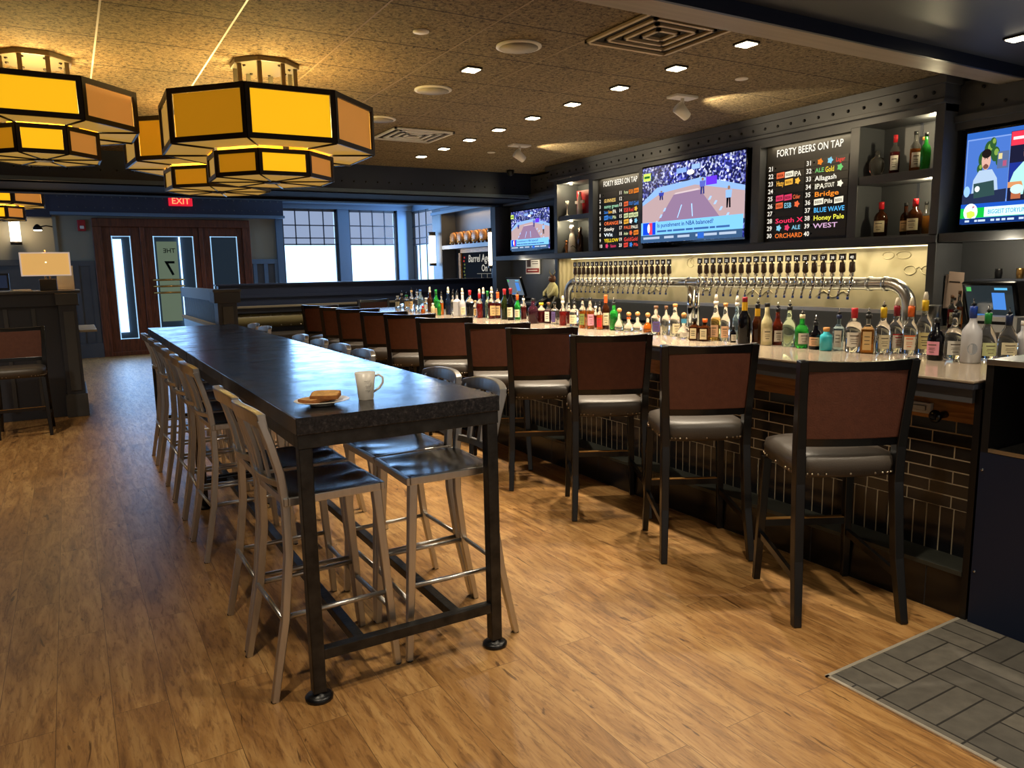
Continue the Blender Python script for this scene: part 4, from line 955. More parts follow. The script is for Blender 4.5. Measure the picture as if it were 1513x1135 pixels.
BOTTLES=[
(3.964,9.917,0.17,0.038,'squat','clear','cream','white',0, 'small clear bottle with a cream label'),
(4.083,10.059,0.23,0.0338,'tall','clear','none','white',1, 'slim clear bottle'),
(3.975,9.623,0.221,0.0418,'squat','clear','tan','green',1, 'bottle with a bright green shoulder and tan label'),
(3.745,8.892,0.299,0.0302,'tall','clear','tan','tan',1, 'clear bottle with a tan neck'),
(3.794,8.834,0.281,0.0344,'tall','clear','none','grey',1, 'clear bottle'),
(3.759,8.647,0.276,0.0379,'tall','palebl','none','blue',0, 'tall pale blue bottle'),
(3.652,8.342,0.089,0.0244,'squat','orange','none','red',0, 'tiny orange-red jar'),
(3.874,8.739,0.17,0.0342,'squat','clear','white','white',0, 'short clear bottle'),
(3.843,8.548,0.308,0.0336,'tall','brown','none','white',2, 'brown bottle with a fat white stopper'),
(3.679,8.108,0.127,0.0239,'squat','cream','none','white',0, 'small pale yellow bottle'),
(3.769,8.207,0.281,0.0324,'wine','green','none','green',0, 'deep green wine bottle'),
(3.614,7.797,0.169,0.0231,'squat','green','none','green',0, 'small bright green bottle'),
(3.665,7.835,0.275,0.0231,'tall','orange','none','black',1, 'slim orange syrup bottle'),
(3.75,7.832,0.317,0.0312,'wine','navy','none','white',2, 'navy bottle with a fat white stopper'),
(3.73,7.667,0.289,0.0268,'tall','clear','none','black',1, 'clear bottle with a black pourer'),
(3.705,7.514,0.292,0.0377,'square','frost','none','black',1, 'frosted square crystal bottle'),
(3.692,7.354,0.309,0.0333,'wine','frost','cream','white',2, 'milky white bottle'),
(3.807,7.4,0.283,0.0487,'wine','black','none','red',0, 'black bottle with clear shoulder and red neck'),
(3.736,7.137,0.181,0.0254,'squat','clear','tan','tan',0, 'short clear bottle'),
(3.713,7.0,0.305,0.0321,'tall','red','none','red',2, 'red bottle with white stopper'),
(3.774,7.023,0.318,0.0285,'tall','navy','none','white',2, 'dark blue bottle with white stopper'),
(3.774,6.933,0.283,0.0285,'wine','palegr','none','green',0, 'pale green bottle'),
(3.751,6.802,0.327,0.0385,'tall','maroon','tan','white',2, 'maroon bottle with a broad tan label'),
(3.842,6.835,0.305,0.0349,'tall','maroon','tan','orange',1, 'dark maroon bottle with tan label and orange neck'),
(3.792,6.607,0.307,0.0378,'wine','olive','none','red',0, 'dark olive wine bottle with red capsule'),
(3.783,6.47,0.315,0.0372,'wine','black','cream','crimson',0, 'black wine bottle with cream label and crimson capsule'),
(3.884,6.508,0.285,0.0308,'wine','green','cream','orange',1, 'green bottle with orange neck'),
(3.959,6.513,0.244,0.0307,'tall','maroon','none','white',1, 'maroon bottle with white pourer'),
(3.69,5.901,0.231,0.0503,'flask','wine','none','black',0, 'wide dark purple bottle'),
(3.789,5.915,0.187,0.0407,'squat','halfmaroon','none','yellow',0, 'short clear bottle with yellow cap'),
(3.808,5.818,0.193,0.0375,'square','halfpurple','white','brown',0, 'faceted decanter with a brown stopper'),
(3.785,5.682,0.202,0.0308,'square','clear','violet','black',0, 'clear square bottle with violet label'),
(3.744,5.492,0.262,0.033,'tall','red','none','white',2, 'tall deep red bottle with fat white stopper'),
(3.926,5.659,0.191,0.0248,'tall','maroon','none','black',0, 'slim dark bottle with black cap'),
(3.771,5.354,0.246,0.0442,'tall','clear','cream','black',1, 'clear bottle with a large cream label'),
(3.689,5.12,0.254,0.0284,'tall','amber','olive','black',0, 'amber bottle with green label'),
(3.692,5.018,0.256,0.0336,'tall','amber','pink','black',0, 'amber bottle with pink label'),
(3.81,5.102,0.216,0.0229,'tall','maroon','none','white',1, 'dark red bottle'),
(3.706,4.907,0.242,0.0249,'tall','orange','red','black',1, 'orange-red bottle with black pourer'),
(3.771,4.912,0.279,0.0303,'tall','brown','cream','orange',0, 'brown bottle with two white labels and orange neck'),
(3.747,4.773,0.26,0.0354,'tall','green','none','black',1, 'green bottle with black pourer'),
(3.737,4.691,0.171,0.0376,'onion','clear','none','cork',0, 'round clear bottle with a ball cork and pale neck'),
(3.749,4.59,0.143,0.0371,'onion','clear','none','cork',0, 'round clear bottle with ball cork and orange neck band'),
(3.829,4.579,0.142,0.037,'onion','clear','none','cork',0, 'round clear bottle with plain ball cork'),
(3.814,4.441,0.14,0.0365,'onion','amber','none','cork',0, 'round amber bottle with ball cork'),
(3.702,4.22,0.214,0.0349,'tall','clear','violet','brown',0, 'straight clear bottle with violet band label'),
(3.756,4.17,0.213,0.0324,'flask','clear','none','brown',0, 'round-bodied clear bottle with brown cork'),
(3.727,4.045,0.233,0.0365,'wine','clear','cream','cork',0, 'tall clear bottle with wide cork'),
(3.664,3.887,0.169,0.0448,'onion','clear','white','cork',0, 'squat clear bottle with flat cork and blue neck'),
(3.614,3.731,0.151,0.0343,'square','brown','cream','black',0, 'small square brown bottle with black ball cap'),
(3.63,3.652,0.149,0.0362,'square','brown','cream','orange',0, 'small square brown bottle with orange band cap'),
(3.716,3.639,0.307,0.0341,'wine','gold','peach','white',2, 'gold bottle with peach label and white stopper'),
(3.727,3.564,0.251,0.0315,'wine','clear','peach','cork',0, 'clear bottle with narrow peach label'),
(3.698,3.466,0.106,0.0198,'squat','black','white','black',0, 'very small dark bottle'),
(3.852,3.581,0.295,0.0274,'wine','palebl','none','white',2, 'clear bluish bottle with tall tan stopper'),
(3.683,3.361,0.296,0.0389,'wine','black','none','crimson',0, 'black bottle with yellow neck wrap and crimson top'),
(3.742,3.308,0.287,0.0323,'wine','brown','none','black',1, 'brown bottle with yellow neck wrap and black pourer'),
(3.72,3.214,0.261,0.0338,'wine','cream','cream','black',0, 'cream frosted bottle with black cap'),
(3.783,3.184,0.264,0.0316,'wine','rust','white','black',1, 'reddish brown bottle with small white label'),
(3.755,3.073,0.279,0.0392,'wine','palegr','none','black',1, 'pale green clear bottle with black pourer'),
(3.748,2.974,0.234,0.0405,'flask','green','white','cream',1, 'green round-shouldered bottle with oval white label'),
(3.745,2.876,0.198,0.0378,'flask','black','peach','black',1, 'black bottle with peach label'),
(3.73,2.792,0.133,0.0351,'squat','turq','none','cork',0, 'squat opaque turquoise bottle'),
(3.795,2.76,0.239,0.0309,'square','palebl','white','navy',1, 'pale blue square bottle with tall white label'),
(3.782,2.654,0.247,0.0458,'flask','clear','white','red',0, 'broad clear bottle with red cap'),
(3.78,2.565,0.25,0.0356,'square','bourbon','tan','black',1, 'orange whiskey bottle with tan label'),
(3.868,2.535,0.285,0.0377,'wine','clear','cream','yellow',1, 'clear bottle with yellow neck and cream label'),
(3.95,2.511,0.302,0.0376,'wine','clear','redw','crimson',2, 'clear bottle with white label banded red and crimson neck'),
(3.915,2.407,0.304,0.035,'wine','clear','orangew','orange',2, 'clear bottle with orange neck and orange banded label'),
(3.985,2.373,0.334,0.0383,'wine','clear','palegold','yellow',2, 'clear bottle with yellow neck and brown stopper'),
(3.762,2.175,0.213,0.0396,'flask','black','pink','black',0, 'black square-shouldered bottle with pink label'),
(3.882,2.151,0.27,0.0452,'wine','clear','white','black',1, 'large clear bottle with white label and black neck'),
(3.784,2.013,0.311,0.0449,'wine','frost','emblem','navyb',1, 'frosted bottle with round grey emblem and blue neck'),
(4.0,2.053,0.268,0.0449,'onionw','clear','palegreen','green',1, 'wide-bottomed clear bottle with green neck'),
(4.133,2.019,0.254,0.0471,'onionw','clear','cream','navy',1, 'wide-bottomed clear bottle with navy neck'),
(4.219,1.986,0.185,0.042,'wine','frost','none','white',0, 'frosted bottle partly behind the navy cabinet')
]
_seen={}
NB=len(BOTTLES)
for i,(x,y,h_,r_,kind,liq,lab,cap,pour,desc) in enumerate(BOTTLES):
    o=bottle(desc,(x,y,1.0672),h_,r_,kind,liq,lab,cap,pour)
    prev=BOTTLES[i-1][9] if i else None; nxt=BOTTLES[i+1][9] if i<NB-1 else None
    def short(d): 
        w=d.replace(' with',' ').split(); return ' '.join(w[:3])
    if desc.startswith(('slim clear','clear bottle','small clear','short clear','round clear','maroon','tall','bottle','clear blu','slim dark','wide-b')) and i not in(0,):
        ref=BOTTLES[i-1][9]
        if len(desc.split()[:9])+3+len(ref.split())>16: ref=ref.split(' and ')[0]
        if len(desc.split()[:9])+3+len(ref.split())>16: ref=ref.split(' with ')[0]
        base=' '.join(desc.split()[:9]); labt=base+', right of the '+ref
    else: labt=desc+' on the bar'
    ws=labt.split()
    if len(ws)>16: labt=' '.join(desc.split()[:14])
    if labt in _seen: labt=desc+' after the '+BOTTLES[i-1][9].split(' with ')[0]
    _seen[labt]=1
    tag(o,labt,'bottle','liquor bottles standing on the bar')
# a few bar-top extras
tag(MB().box(-.032,.032,-.022,.022,0,.075,paint('#c9a777')).box(-.02,.02,-.0235,-.022,.02,.06,paint('#8a6a40')).build('drink_carton',loc=(3.66,7.93,1.0672),rotz=.6,bevel=.002),'small tan carton among the far bottles on the bar','carton')
tag(MB().box(-.05,.05,-.002,.002,0,.15,'whitepl').box(-.05,.05,-.03,.03,0,.006,'whitepl').box(-.03,.03,-.0035,-.002,.10,.112,paint('#a03020')).build('menu_card',loc=(4.02,6.62,1.0672),rotz=.5),'small white menu card standing among the red capped bottles','menu card')

# cabinet shelf objects
SH=[((5.62,3.665,2.2352),.30,.036,'tall','maroon','white','red',0,'tall dark bottle with red top and white label on the upper right shelf'),
 ((5.62,3.50,2.2352),.30,.038,'tall','amber','white','black',0,'whiskey bottle with big white label on the upper right shelf'),
 ((5.69,3.475,2.2352),.26,.034,'wine','gold','none','cork',0,'clear bottle with yellow liquid on the upper right shelf'),
 ((5.58,3.395,2.2352),.27,.036,'flask','green','none','black',0,'bright green bottle at the end of the upper right shelf'),
 ((5.60,3.74,1.7652),.27,.052,'flask','brown','cream','red',0,'whiskey bottle with dipped red wax top standing alone'),
 ((5.64,3.56,1.7652),.25,.040,'flask','brown','tan','black',0,'dark whiskey bottle with small gold label beside the red wax pair'),
 ((5.59,3.455,1.7652),.27,.055,'flask','brown','cream','red',0,'whiskey bottle with dipped red wax top beside two dark bottles'),
 ((5.69,3.43,1.7652),.25,.038,'flask','bourbon','none','black',0,'amber bottle behind the red wax whiskey near the post'),
 ((5.62,7.86,1.7652),.30,.034,'tall','brown','none','brown',0,'slender brown bottle on the lower left shelf'),
 ((5.58,7.78,1.7652),.31,.034,'tall','brown','none','brown',0,'slender brown bottle next to the left tap list'),
 ]
for loc,h_,r_,k,l,lb,c,p_,lab in SH: tag(bottle(lab,loc,h_,r_,k,l,lb,c,p_),lab,'bottle','display bottles in the cabinet')
o=MB().lathe([(.02,0),(.055,.04),(.06,.10),(.045,.14),(.02,.15),(.02,.165)],LQ['clear'],12).build('decanter',loc=(5.60,3.80,2.2352)); tag(o,'round cut glass decanter at the left of the upper right shelf','decanter')
MB().sphere((0,0,.18),.02,LQ['clear'],8).build('stopper',o)
# red presentation box with a white cross shaped bottle
o=MB().box(-.01,.06,-.17,.13,0,.30,'red').box(-.012,-.01,-.165,-.10,.02,.28,'red').build('gift_box',loc=(5.64,7.80,2.2252),bevel=.004); tag(o,'red open gift box on the upper left shelf','gift box')
o=MB().lathe([(.03,0),(.035,.01),(.03,.20),(.018,.24),(.018,.28)],M['white'],12).box(-.012,.012,-.085,.085,.14,.175,'white').build('ceramic_bottle',loc=(5.585,7.80,2.2252)); tag(o,'cream cross shaped ceramic bottle in front of the red box','bottle')
o=MB().lathe([(.03,0),(.03,.01),(.006,.02),(.006,.12),(.02,.14),(.024,.19)],M['whitepl'],10).build('trophy_stand',loc=(5.56,8.04,2.2252)); tag(o,'small white forked ornament on the upper left shelf','ornament')
o=MB().lathe([(.05,0),(.055,.02),(.045,.16),(.028,.24),(.022,.27),(.034,.29),(.036,.32),(.02,.345)],M['white'],16).build('decorated_bottle',loc=(5.58,7.965,1.7652)); tag(o,'white painted ceramic bottle on the lower left shelf','bottle')
nb=MB().tube([(-.054*math.cos(.6+t*.5),-.054*math.sin(.6+t*.5),.07+.018*math.sin(t*1.6)) for t in range(6)],.004,'black',5); nb.build('painted_scroll',o)
bm_=mat('bronze_figure','#9a6236',.35,.6)
o=MB().lathe([(.028,0),(.028,.01),(.012,.02),(.02,.06),(.022,.10),(.008,.12)],bm_,10).sphere((0,0,.14),.02,bm_,8).tube([(0,.015,.10),(-.02,.04,.06)],.006,bm_,6).tube([(0,-.015,.10),(-.02,-.035,.12)],.006,bm_,6).build('bronze_statuette',loc=(5.55,8.05,1.7652)); tag(o,'small bronze statuette on the lower left shelf','statuette')

# corner niche objects (left)
o=MB().box(5.775,5.79,9.04,9.42,1.50,1.74,'whitepl').box(5.772,5.775,9.06,9.40,1.52,1.58,paint('#8c2a24')).box(5.772,5.775,9.28,9.38,1.60,1.71,paint('#4a3a34')).box(5.7735,5.775,9.09,9.26,1.67,1.68,paint('#55504a')).box(5.7735,5.775,9.09,9.24,1.64,1.65,paint('#55504a')).box(5.7705,5.772,9.10,9.36,1.545,1.558,paint('#e8e0d0')).build('wall_notice'); tag(o,'framed white notice with maroon band in the far niche','notice')
def pos(loc,rz,label,blue):
    r=empty('payment_terminal',loc,rz); tag(r,label,'terminal')
    T=Matrix.Rotation(-.35,4,'Y')
    b=MB(); b.T=T; b.box(-.012,.02,-.17,.17,.06,.34,'black'); b.build('monitor_housing',r,bevel=.006)
    s=MB(); s.T=T; s.box(-.014,-.0125,-.15,.15,.085,.32,mat('terminal_glass'+label[:4],'#1a2226',.1,em=.35,emc=blue)); 
    s.box(-.0155,-.014,-.10,-.02,.15,.27,flat('#4a86d8',.8)).box(-.0155,-.014,.11,.14,.28,.31,flat('#4fae5a',.8)).box(-.0155,-.014,-.12,-.04,.29,.305,flat('#5fb8e8',.8)).box(-.0155,-.014,.02,.12,.10,.115,flat('#3f76b8',.7))
    s.build('touch_screen',r); MB().box(.0,.14,-.10,.10,0,.03,'black').tube([(.07,0,.03),(.03,0,.14)],.03,'black',10).build('stand',r,bevel=.004)
    return r
pos((5.45,9.05,.93),.1,'tilted touch screen till in the far niche','#8fa0b0')
bpy.data.objects['payment_terminal'].location.z=1.14
tag(B('till_shelf',5.2,5.8,8.3,9.8,1.10,1.13,'paintd'),'dark raised shelf under the far till','shelf')
pos((5.42,2.74,1.10),0,'large dark touch screen till at the right behind the bar','#3a4448')
tag(B('till_shelf',5.15,5.8,2.3,3.1,1.07,1.10,'brush'),'steel raised shelf under the right till','shelf')
tag(MB().box(-.08,.08,-.14,.14,0,.10,'whitepl').box(-.082,-.08,-.10,.10,.05,.07,'black').build('receipt_printer',loc=(5.25,2.62,1.1002),bevel=.008),'white receipt printer in front of the right till','printer')
o=MB().lathe([(.045,0),(.06,.16),(.062,.165)],M['brush'],20).build('steel_tin',loc=(5.15,3.02,1.1002)); tag(o,'tapered steel shaker tin beside the right till','tin')
mn=empty('menu_holder',(5.30,3.02,1.26)); mn.location=(5.60,3.12,1.10); tag(mn,'clear holder stuffed with pale pink paper slips by the post','paper holder')
MB().box(-.02,.02,-.075,.075,.13,.36,'glass').build('clear_pocket',mn)
MB().tube([(0,0,0),(0,0,.13)],.012,'black',8).lathe([(.05,0),(.05,.012)],M['black'],16).build('stand',mn)
pp=mat('pink_slip_paper','#d8bfae',.8)
MB().add([(-.024,.07,.12),(-.024,-.055,.12),(-.024,-.06,.36),(-.024,.06,.37)],[(0,1,2,3)],pp).add([(-.030,.05,.13),(-.030,-.07,.125),(-.030,-.075,.38),(-.030,.035,.39)],[(0,1,2,3)],pp).add([(-.032,.03,.31),(-.032,-.05,.305),(-.032,-.05,.315),(-.032,.03,.32)],[(0,1,2,3)],paint('#3a3230')).add([(-.032,.0,.18),(-.032,-.03,.18),(-.032,-.03,.20),(-.032,.0,.20)],[(0,1,2,3)],paint('#3a3230')).build('paper_slip',mn)
for k,(y,z,c,lab) in enumerate([(2.93,1.1002,'#d8b46a','small gold boxed bottle left of the right till'),(2.98,1.1002,'#a8462a','short red mixer bottle left of the right till')]):
    tag(bottle(lab,(5.32,y,z),.26-.03*k,.024,'tall','amber' if k==0 else 'red','cream','brown',0),lab,'bottle')
for k,(y,c) in enumerate([(2.86,'black'),(2.72,'brass'),(2.66,'black')]):
    o=MB().lathe([(.02,0),(.025,.04),(.022,.06),(.024,.07)],M[c],12).build('measuring_jigger',loc=(5.62,y,1.5)); o.location=(5.66,y,1.4352)
    tag(o,['black jar on the small ledge above the right till','brass jigger on the small ledge above the right till','second black jar on the ledge, beside the brass jigger'][k],'jar')
tag(B('jar_ledge',5.60,5.80,2.3,3.0,1.42,1.435,'paintd'),'thin dark ledge above the right till','shelf')
# costumed figurine beside the far till
fg=empty('figurine',(5.25,7.93,.93)); tag(fg,'horned seated figurine in a pale shirt and dark trousers beside the far till','figurine')
c1=mat('figurine_shirt','#c8c290',.8); c2=mat('figurine_brown','#5e3524',.6)
MB().lathe([(.06,.27),(.075,.34),(.065,.42),(.03,.47)],c1,12).tube([(0,.06,.42),(-.06,.10,.34),(-.09,.06,.30)],.02,c1,8).tube([(0,-.06,.42),(-.06,-.09,.34),(-.09,-.05,.30)],.02,c1,8).build('shirt',fg)
MB().tube([(0,.04,.28),(-.10,.16,.20),(-.12,.30,.10)],[.045,.035,.03],'black',8).tube([(0,-.04,.28),(-.10,-.06,.15),(-.12,-.08,0)],[.045,.035,.03],'black',8).box(-.05,.07,-.07,.07,0,.27,'black').build('trousers',fg)
MB().sphere((0,0,.51),.045,c2,10,sz=1.15).sphere((-.04,0,.50),.018,c2,8).sphere((-.038,.018,.53),.006,M['white'],6).sphere((-.038,-.018,.53),.006,M['white'],6).build('head',fg)
MB().tube([(0,.02,.55),(0,.06,.59),(0,.055,.63)],[.01,.007,.003],'tanleather',6).tube([(0,-.02,.55),(0,-.06,.59),(0,-.055,.63)],[.01,.007,.003],'tanleather',6).build('horn',fg)

# ================================================================ FAR AREA
# casks in the lit niche
ck=None
for i in range(6):
    y=15.0-i*.345; loc=(7.32,y,2.1202)
    if ck is None:
        ck=MB(); 
        ck.tube([(.0,0,.15),(.02,0,.15),(.11,0,.15),(.20,0,.15)],[.115,.122,.14,.13],mat_wood('cask_oak','#8a4f1e','#d89a4c',(3,3,8),.45),20)
        ck=ck.build('small_cask',loc=loc); tp=MB().tube([(.0,0,.07),(-.05,0,.07)],.012,'brass',8).tube([(-.04,0,.07),(-.045,0,.03)],.01,'brass',8).tube([(-.04,-.02,.10),(-.04,.03,.12)],.008,'brass',6).build('spigot',ck)
        MB().tube([(.05,0,.15),(.065,0,.15)],.137,'bronze',20).tube([(.15,0,.15),(.165,0,.15)],.143,'bronze',20).build('iron_hoop',ck)
        MB().box(.02,.18,-.1,-.06,0,.05,'oak').box(.02,.18,.06,.1,0,.05,'oak').build('cradle',ck); o=ck
    else: o=dup(ck,loc)
    tag(o,['first','second','third','fourth','fifth','sixth'][i]+' small wooden cask from the windows on the lit niche shelf','cask','small oak casks')
cb=empty('chalkboard',(7.5,13.75,1.1)); tag(cb,'wood framed chalkboard with white chalk lettering under the casks','chalkboard')
part(MB().box(7.5,7.55,13.05,14.9,1.15,2.03,'chalk'),'writing_surface',cb)
part(MB().box(7.46,7.55,14.9,15.0,1.05,2.03,'wood').box(7.46,7.55,13.04,15.0,1.95,2.04,'wood').box(7.46,7.55,13.04,15.0,1.02,1.15,'oak'),'wood_frame',cb)
lt=MB().text('Barrel Aged',(7.495,14.6,1.75),.22,flat('#d8d4c8',.55),ey=Vector((0,-.12,.99))).text('On Tap',(7.495,14.0,1.55),.2,flat('#d8d4c8',.55))
for k in range(9): lt.sphere((7.497,14.78+.02*math.sin(k*2),1.25+k*.075),.022,flat('#7f8a4a',.35) if k<7 else flat('#c04038',.5),6)
for y in (13.2,13.3,13.45): 
    for z in (1.25,1.38,1.5): lt.sphere((7.497,y,z),.03,flat('#8a8240',.3),6)
lt.tube([(7.494,14.2,1.5),(7.494,13.5,1.5)],.004,flat('#b8b4a8',.4),4).tube([(7.494,14.0,1.5),(7.494,14.0,1.2)],.004,flat('#b8b4a8',.4),4).tube([(7.494,13.75,1.5),(7.494,13.75,1.2)],.004,flat('#b8b4a8',.4),4)
part(lt,'chalk_drawing',cb,keep=True)
def sconce(loc,h_,label,w=.07,d='x'):
    r=empty('wall_sconce',loc); tag(r,label,'wall light','wall sconces')
    MB().lathe([(w,.0),(w,h_)],M['sconce'],16).build('glass_shade',r)
    MB().lathe([(w+.01,-.06),(w+.01,.0)],M['bronze'],16).lathe([(w+.01,h_),(w+.01,h_+.08)],M['bronze'],16).build('metal_cap',r)
    L=bpy.data.lights.new('sconce_bulb','POINT'); L.energy=10; L.color=(1,.76,.45); L.shadow_soft_size=.1
    lo=bpy.data.objects.new('sconce_bulb',L); COL.objects.link(lo); lo.parent=r; lo.location=(-.14 if d=='x' else 0,0 if d=='x' else -.16,h_/2)
    return r
sconce((7.07,12.76,1.66),.62,'tall cylindrical sconce on the blue post right of the chalkboard')
MB()
sconce((7.07,15.50,1.75),.60,'tall cylindrical sconce on the post beside the side window')
r_=sconce((-.80,17.85,2.30),.40,'lantern sconce glowing on the tan wall at the left',.09,'y')
# swan neck picture light at the wall corner
pcl=empty('picture_light',(-.14,17.4,2.6)); pcl.location=(-.14,17.1,2.55); tag(pcl,'small swan neck wall lamp near the wall corner by the fire alarm','wall light')
MB().tube([(0,0,0),(-.12,0,.02),(-.22,0,.0)],.012,'bronze',8).build('arm',pcl)
MB().lathe([(.085,-.06),(.08,-.02),(.04,.03),(.01,.05)],M['bronze'],16,c=(-.26,0,0)).build('lamp_shade',pcl); MB().lathe([(.07,-.075),(.07,-.06)],M['sconce'],16,c=(-.26,0,0)).build('bulb',pcl)

# low partition with ledge and banquette behind the tables
st(MB().box(2.02,7.2,12.5,12.66,0,1.40,'lowwall').box(1.98,7.2,12.46,12.70,1.40,1.425,'lowwall').box(2.02,7.2,12.47,12.5,1.20,1.24,'lowwall').build('wall_low_partition'))
bq=empty('banquette',(2.9,12.3,0)); tag(bq,'long tan leather banquette with nailheads along the low partition','banquette')
part(MB().box(2.05,4.9,12.20,12.45,1.05,1.075,'taupe').box(2.05,4.9,12.23,12.45,.97,1.05,'paintd'),'ledge',bq)
vs=[];fs=[]
for i,x in enumerate((2.05,4.9)):
    for k in range(9):
        a=-pi/2+pi*k/8; vs.append((x,12.34-.10*math.cos(a),.845+.115*math.sin(a)))
fs=[(k,k+1,9+k+1,9+k) for k in range(8)]
part(MB().add(vs,fs,'tanleather',True).box(2.05,4.9,12.34,12.45,.0,.97,'paintd'),'back_roll',bq)
nl=MB()
for k in range(19):
    for z,y in ((.93,12.268),(.76,12.268)): nl.sphere((2.12+k*.155,y,z),.014,'nail',6)
part(nl,'nailhead_trim',bq)
part(MB().box(2.05,4.9,11.85,12.3,.38,.66,'taupeleather').box(2.1,4.85,11.9,12.34,0,.38,'black'),'seat_cushion',bq,bevel=.03)
# slatted divider and post
dv=empty('slatted_divider',(1.5,11,0)); tag(dv,'dark slatted divider running from a square post toward the doors','divider')
part(MB().box(1.50,1.72,9.42,9.64,0,1.37,'paintd').box(1.46,1.76,9.38,9.68,1.24,1.37,'paintd').box(1.45,1.77,9.37,9.69,1.37,1.40,'paint').box(1.55,1.67,9.405,9.42,.1,1.2,'paint'),'square_post',dv,bevel=.004)
part(MB().box(1.48,1.56,9.64,12.5,1.26,1.40,'bluegrey'),'top_rail',dv)
for k in range(26): part(MB().box(1.510,1.5135,9.69+k*.107,9.742+k*.107,.98,1.26,'bluegrey'),'slat',dv)
part(MB().box(1.513,1.53,9.64,12.5,.98,1.26,'black'),'slat_gap_shade',dv)  # added black sheet standing in for the shaded gaps between slats
part(MB().box(1.46,1.58,9.64,12.5,.94,.98,'taupe').box(1.49,1.55,9.64,12.5,.0,.94,'black'),'lower_panel',dv)

# host stand
hs=empty('host_stand',(-1,10.2,0)); tag(hs,'dark panelled host stand at the left edge','host stand')
m=MB().box(-3.0,-.12,9.86,10.9,0,1.26,'paintd')
for k in range(12): m.box(-.38-.26*k,-.34-.26*k,9.845,9.86,.1,1.24,'paint')
part(m,'front_panel',hs,bevel=.003)
part(MB().box(-3.02,.09,9.82,10.95,1.26,1.40,'paintd').box(-3.05,.115,9.79,10.98,1.40,1.43,'paint'),'counter_top',hs,bevel=.004)
part(MB().box(-.12,.06,9.78,10.9,0,1.28,'paintd').box(-.08,.03,9.77,9.78,.3,1.2,'paint').box(-.14,.08,9.76,10.92,0,.26,'paint').box(-.14,.085,9.755,10.95,1.27,1.40,'paint'),'corner_pilaster',hs,bevel=.004)
part(MB().box(.06,.24,9.82,10.9,.955,.98,mat('pale_stone_ledge','#9a9282',.4)),'side_ledge',hs,bevel=.003)
lm=empty('table_lamp',(-.19,10.0,1.4302)); tag(lm,'table lamp with rectangular cream shade on the host stand','lamp')
MB().box(-.085,.085,-.05,.05,0,.13,'slatm').build('lamp_base',lm,bevel=.004)
MB().tube([(-.022,0,.13),(-.022,0,.22)],.011,'chrome',8).tube([(.022,0,.13),(.022,0,.22)],.011,'chrome',8).build('lamp_stem',lm)
sm=mat('linen_lamp_shade','#d8b070',.8,em=.55,emc='#e2b066'); se=mat('pale_shade_edge','#e8d8c8',.8,em=.35,emc='#e8d0c0')
MB().add([(-.235,-.09,.42),(.225,-.09,.42),(.225,-.09,.17),(-.235,-.09,.17),(-.235,.09,.42),(.225,.09,.42),(.225,.09,.17),(-.235,.09,.17)],[(0,1,2,3),(4,7,6,5),(0,3,7,4),(1,5,6,2)],sm).box(-.245,-.23,-.095,.095,.165,.425,se).box(.222,.237,-.095,.095,.165,.425,se).box(-.235,.225,-.092,-.088,.165,.178,se).box(-.235,.225,-.092,-.088,.412,.425,se).build('lamp_shade',lm,bevel=.002)
MB().sphere((0,-.07,.315),.022,flat('#fff0b0',2.5),10).build('bulb',lm); MB().lathe([(.008,.42),(.008,.45)],M['brass'],8).build('finial',lm)
L=bpy.data.lights.new('table_lamp_bulb','POINT'); L.energy=6; L.color=(1,.7,.35); lo=bpy.data.objects.new('table_lamp_bulb',L); COL.objects.link(lo); lo.parent=lm; lo.location=(0,0,.48)
o=MB().box(-.24,.24,-.015,.015,.02,.20,'black').box(-.22,.22,-.017,-.015,.04,.18,mat('monitor_glass','#101c30',.15,em=.2,emc='#1c3358')).build('computer_monitor',loc=(-.80,10.1,1.4302)); tag(o,'dark computer monitor at the left end of the host stand','monitor')
MB().box(-.08,.08,-.06,.06,0,.02,'black').build('monitor_base',o)
o=MB().box(-.11,.11,-.08,.08,0,.008,'whitepl').box(-.09,.09,-.07,.07,.008,.020,'whitepl').build('paper_stack',loc=(-.46,10.0,1.4302),rotz=.2); tag(o,'low stack of white papers between monitor and lamp','papers')
o=MB().box(-.095,.075,-.01,.01,0,.28,'whitepl').box(-.095,.075,-.01,.05,0,.006,'whitepl').build('sign_holder',loc=(-.01,10.28,1.4302)); tag(o,'plain white panel standing behind the table lamp','sign holder')

# ================================================================ LIGHT
def light(kind,name,loc,e,col,rot=(0,0,0),size=.1,sy=None,spot=None,blend=.6,target=None):
    L=bpy.data.lights.new(name,kind); L.energy=e; L.color=col
    if kind=='AREA':
        L.size=size
        if sy: L.shape='RECTANGLE'; L.size_y=sy
    elif kind!='SUN': L.shadow_soft_size=size
    if spot: L.spot_size=spot; L.spot_blend=blend
    o=bpy.data.objects.new(name,L); COL.objects.link(o); o.location=loc; o.rotation_euler=rot
    if target is not None: o.rotation_euler=(Vector(target)-Vector(loc)).to_track_quat('-Z','Y').to_euler()
    return o
W=(1,.85,.64)
for i,(x,y) in enumerate(SP): light('SPOT','downlight_and_fill_beam',(x,y,CZ-.03),130 if i else 90,W,size=.035,spot=math.radians(115),blend=.9)
for x,y in ((.2,2.0),(1.9,1.6),(3.2,1.2),(-2.4,6.2),(-.9,7.6),(-2.2,8.3),(1.2,-.4),(3.6,-.6)): light('SPOT','downlight_and_fill_beam',(x,y,2.80 if y<2.9 else 2.84),80,W,size=.05,spot=math.radians(125),blend=.9)  # added spots with no fixtures; the left ones brighten the host stand
for x,y in ((.5,11.4),(3.0,11.0),(4.6,11.4),(2.2,15)): light('SPOT','downlight_and_fill_beam',(x,y,FZ-.04),60,W,size=.05,spot=math.radians(120),blend=.9)
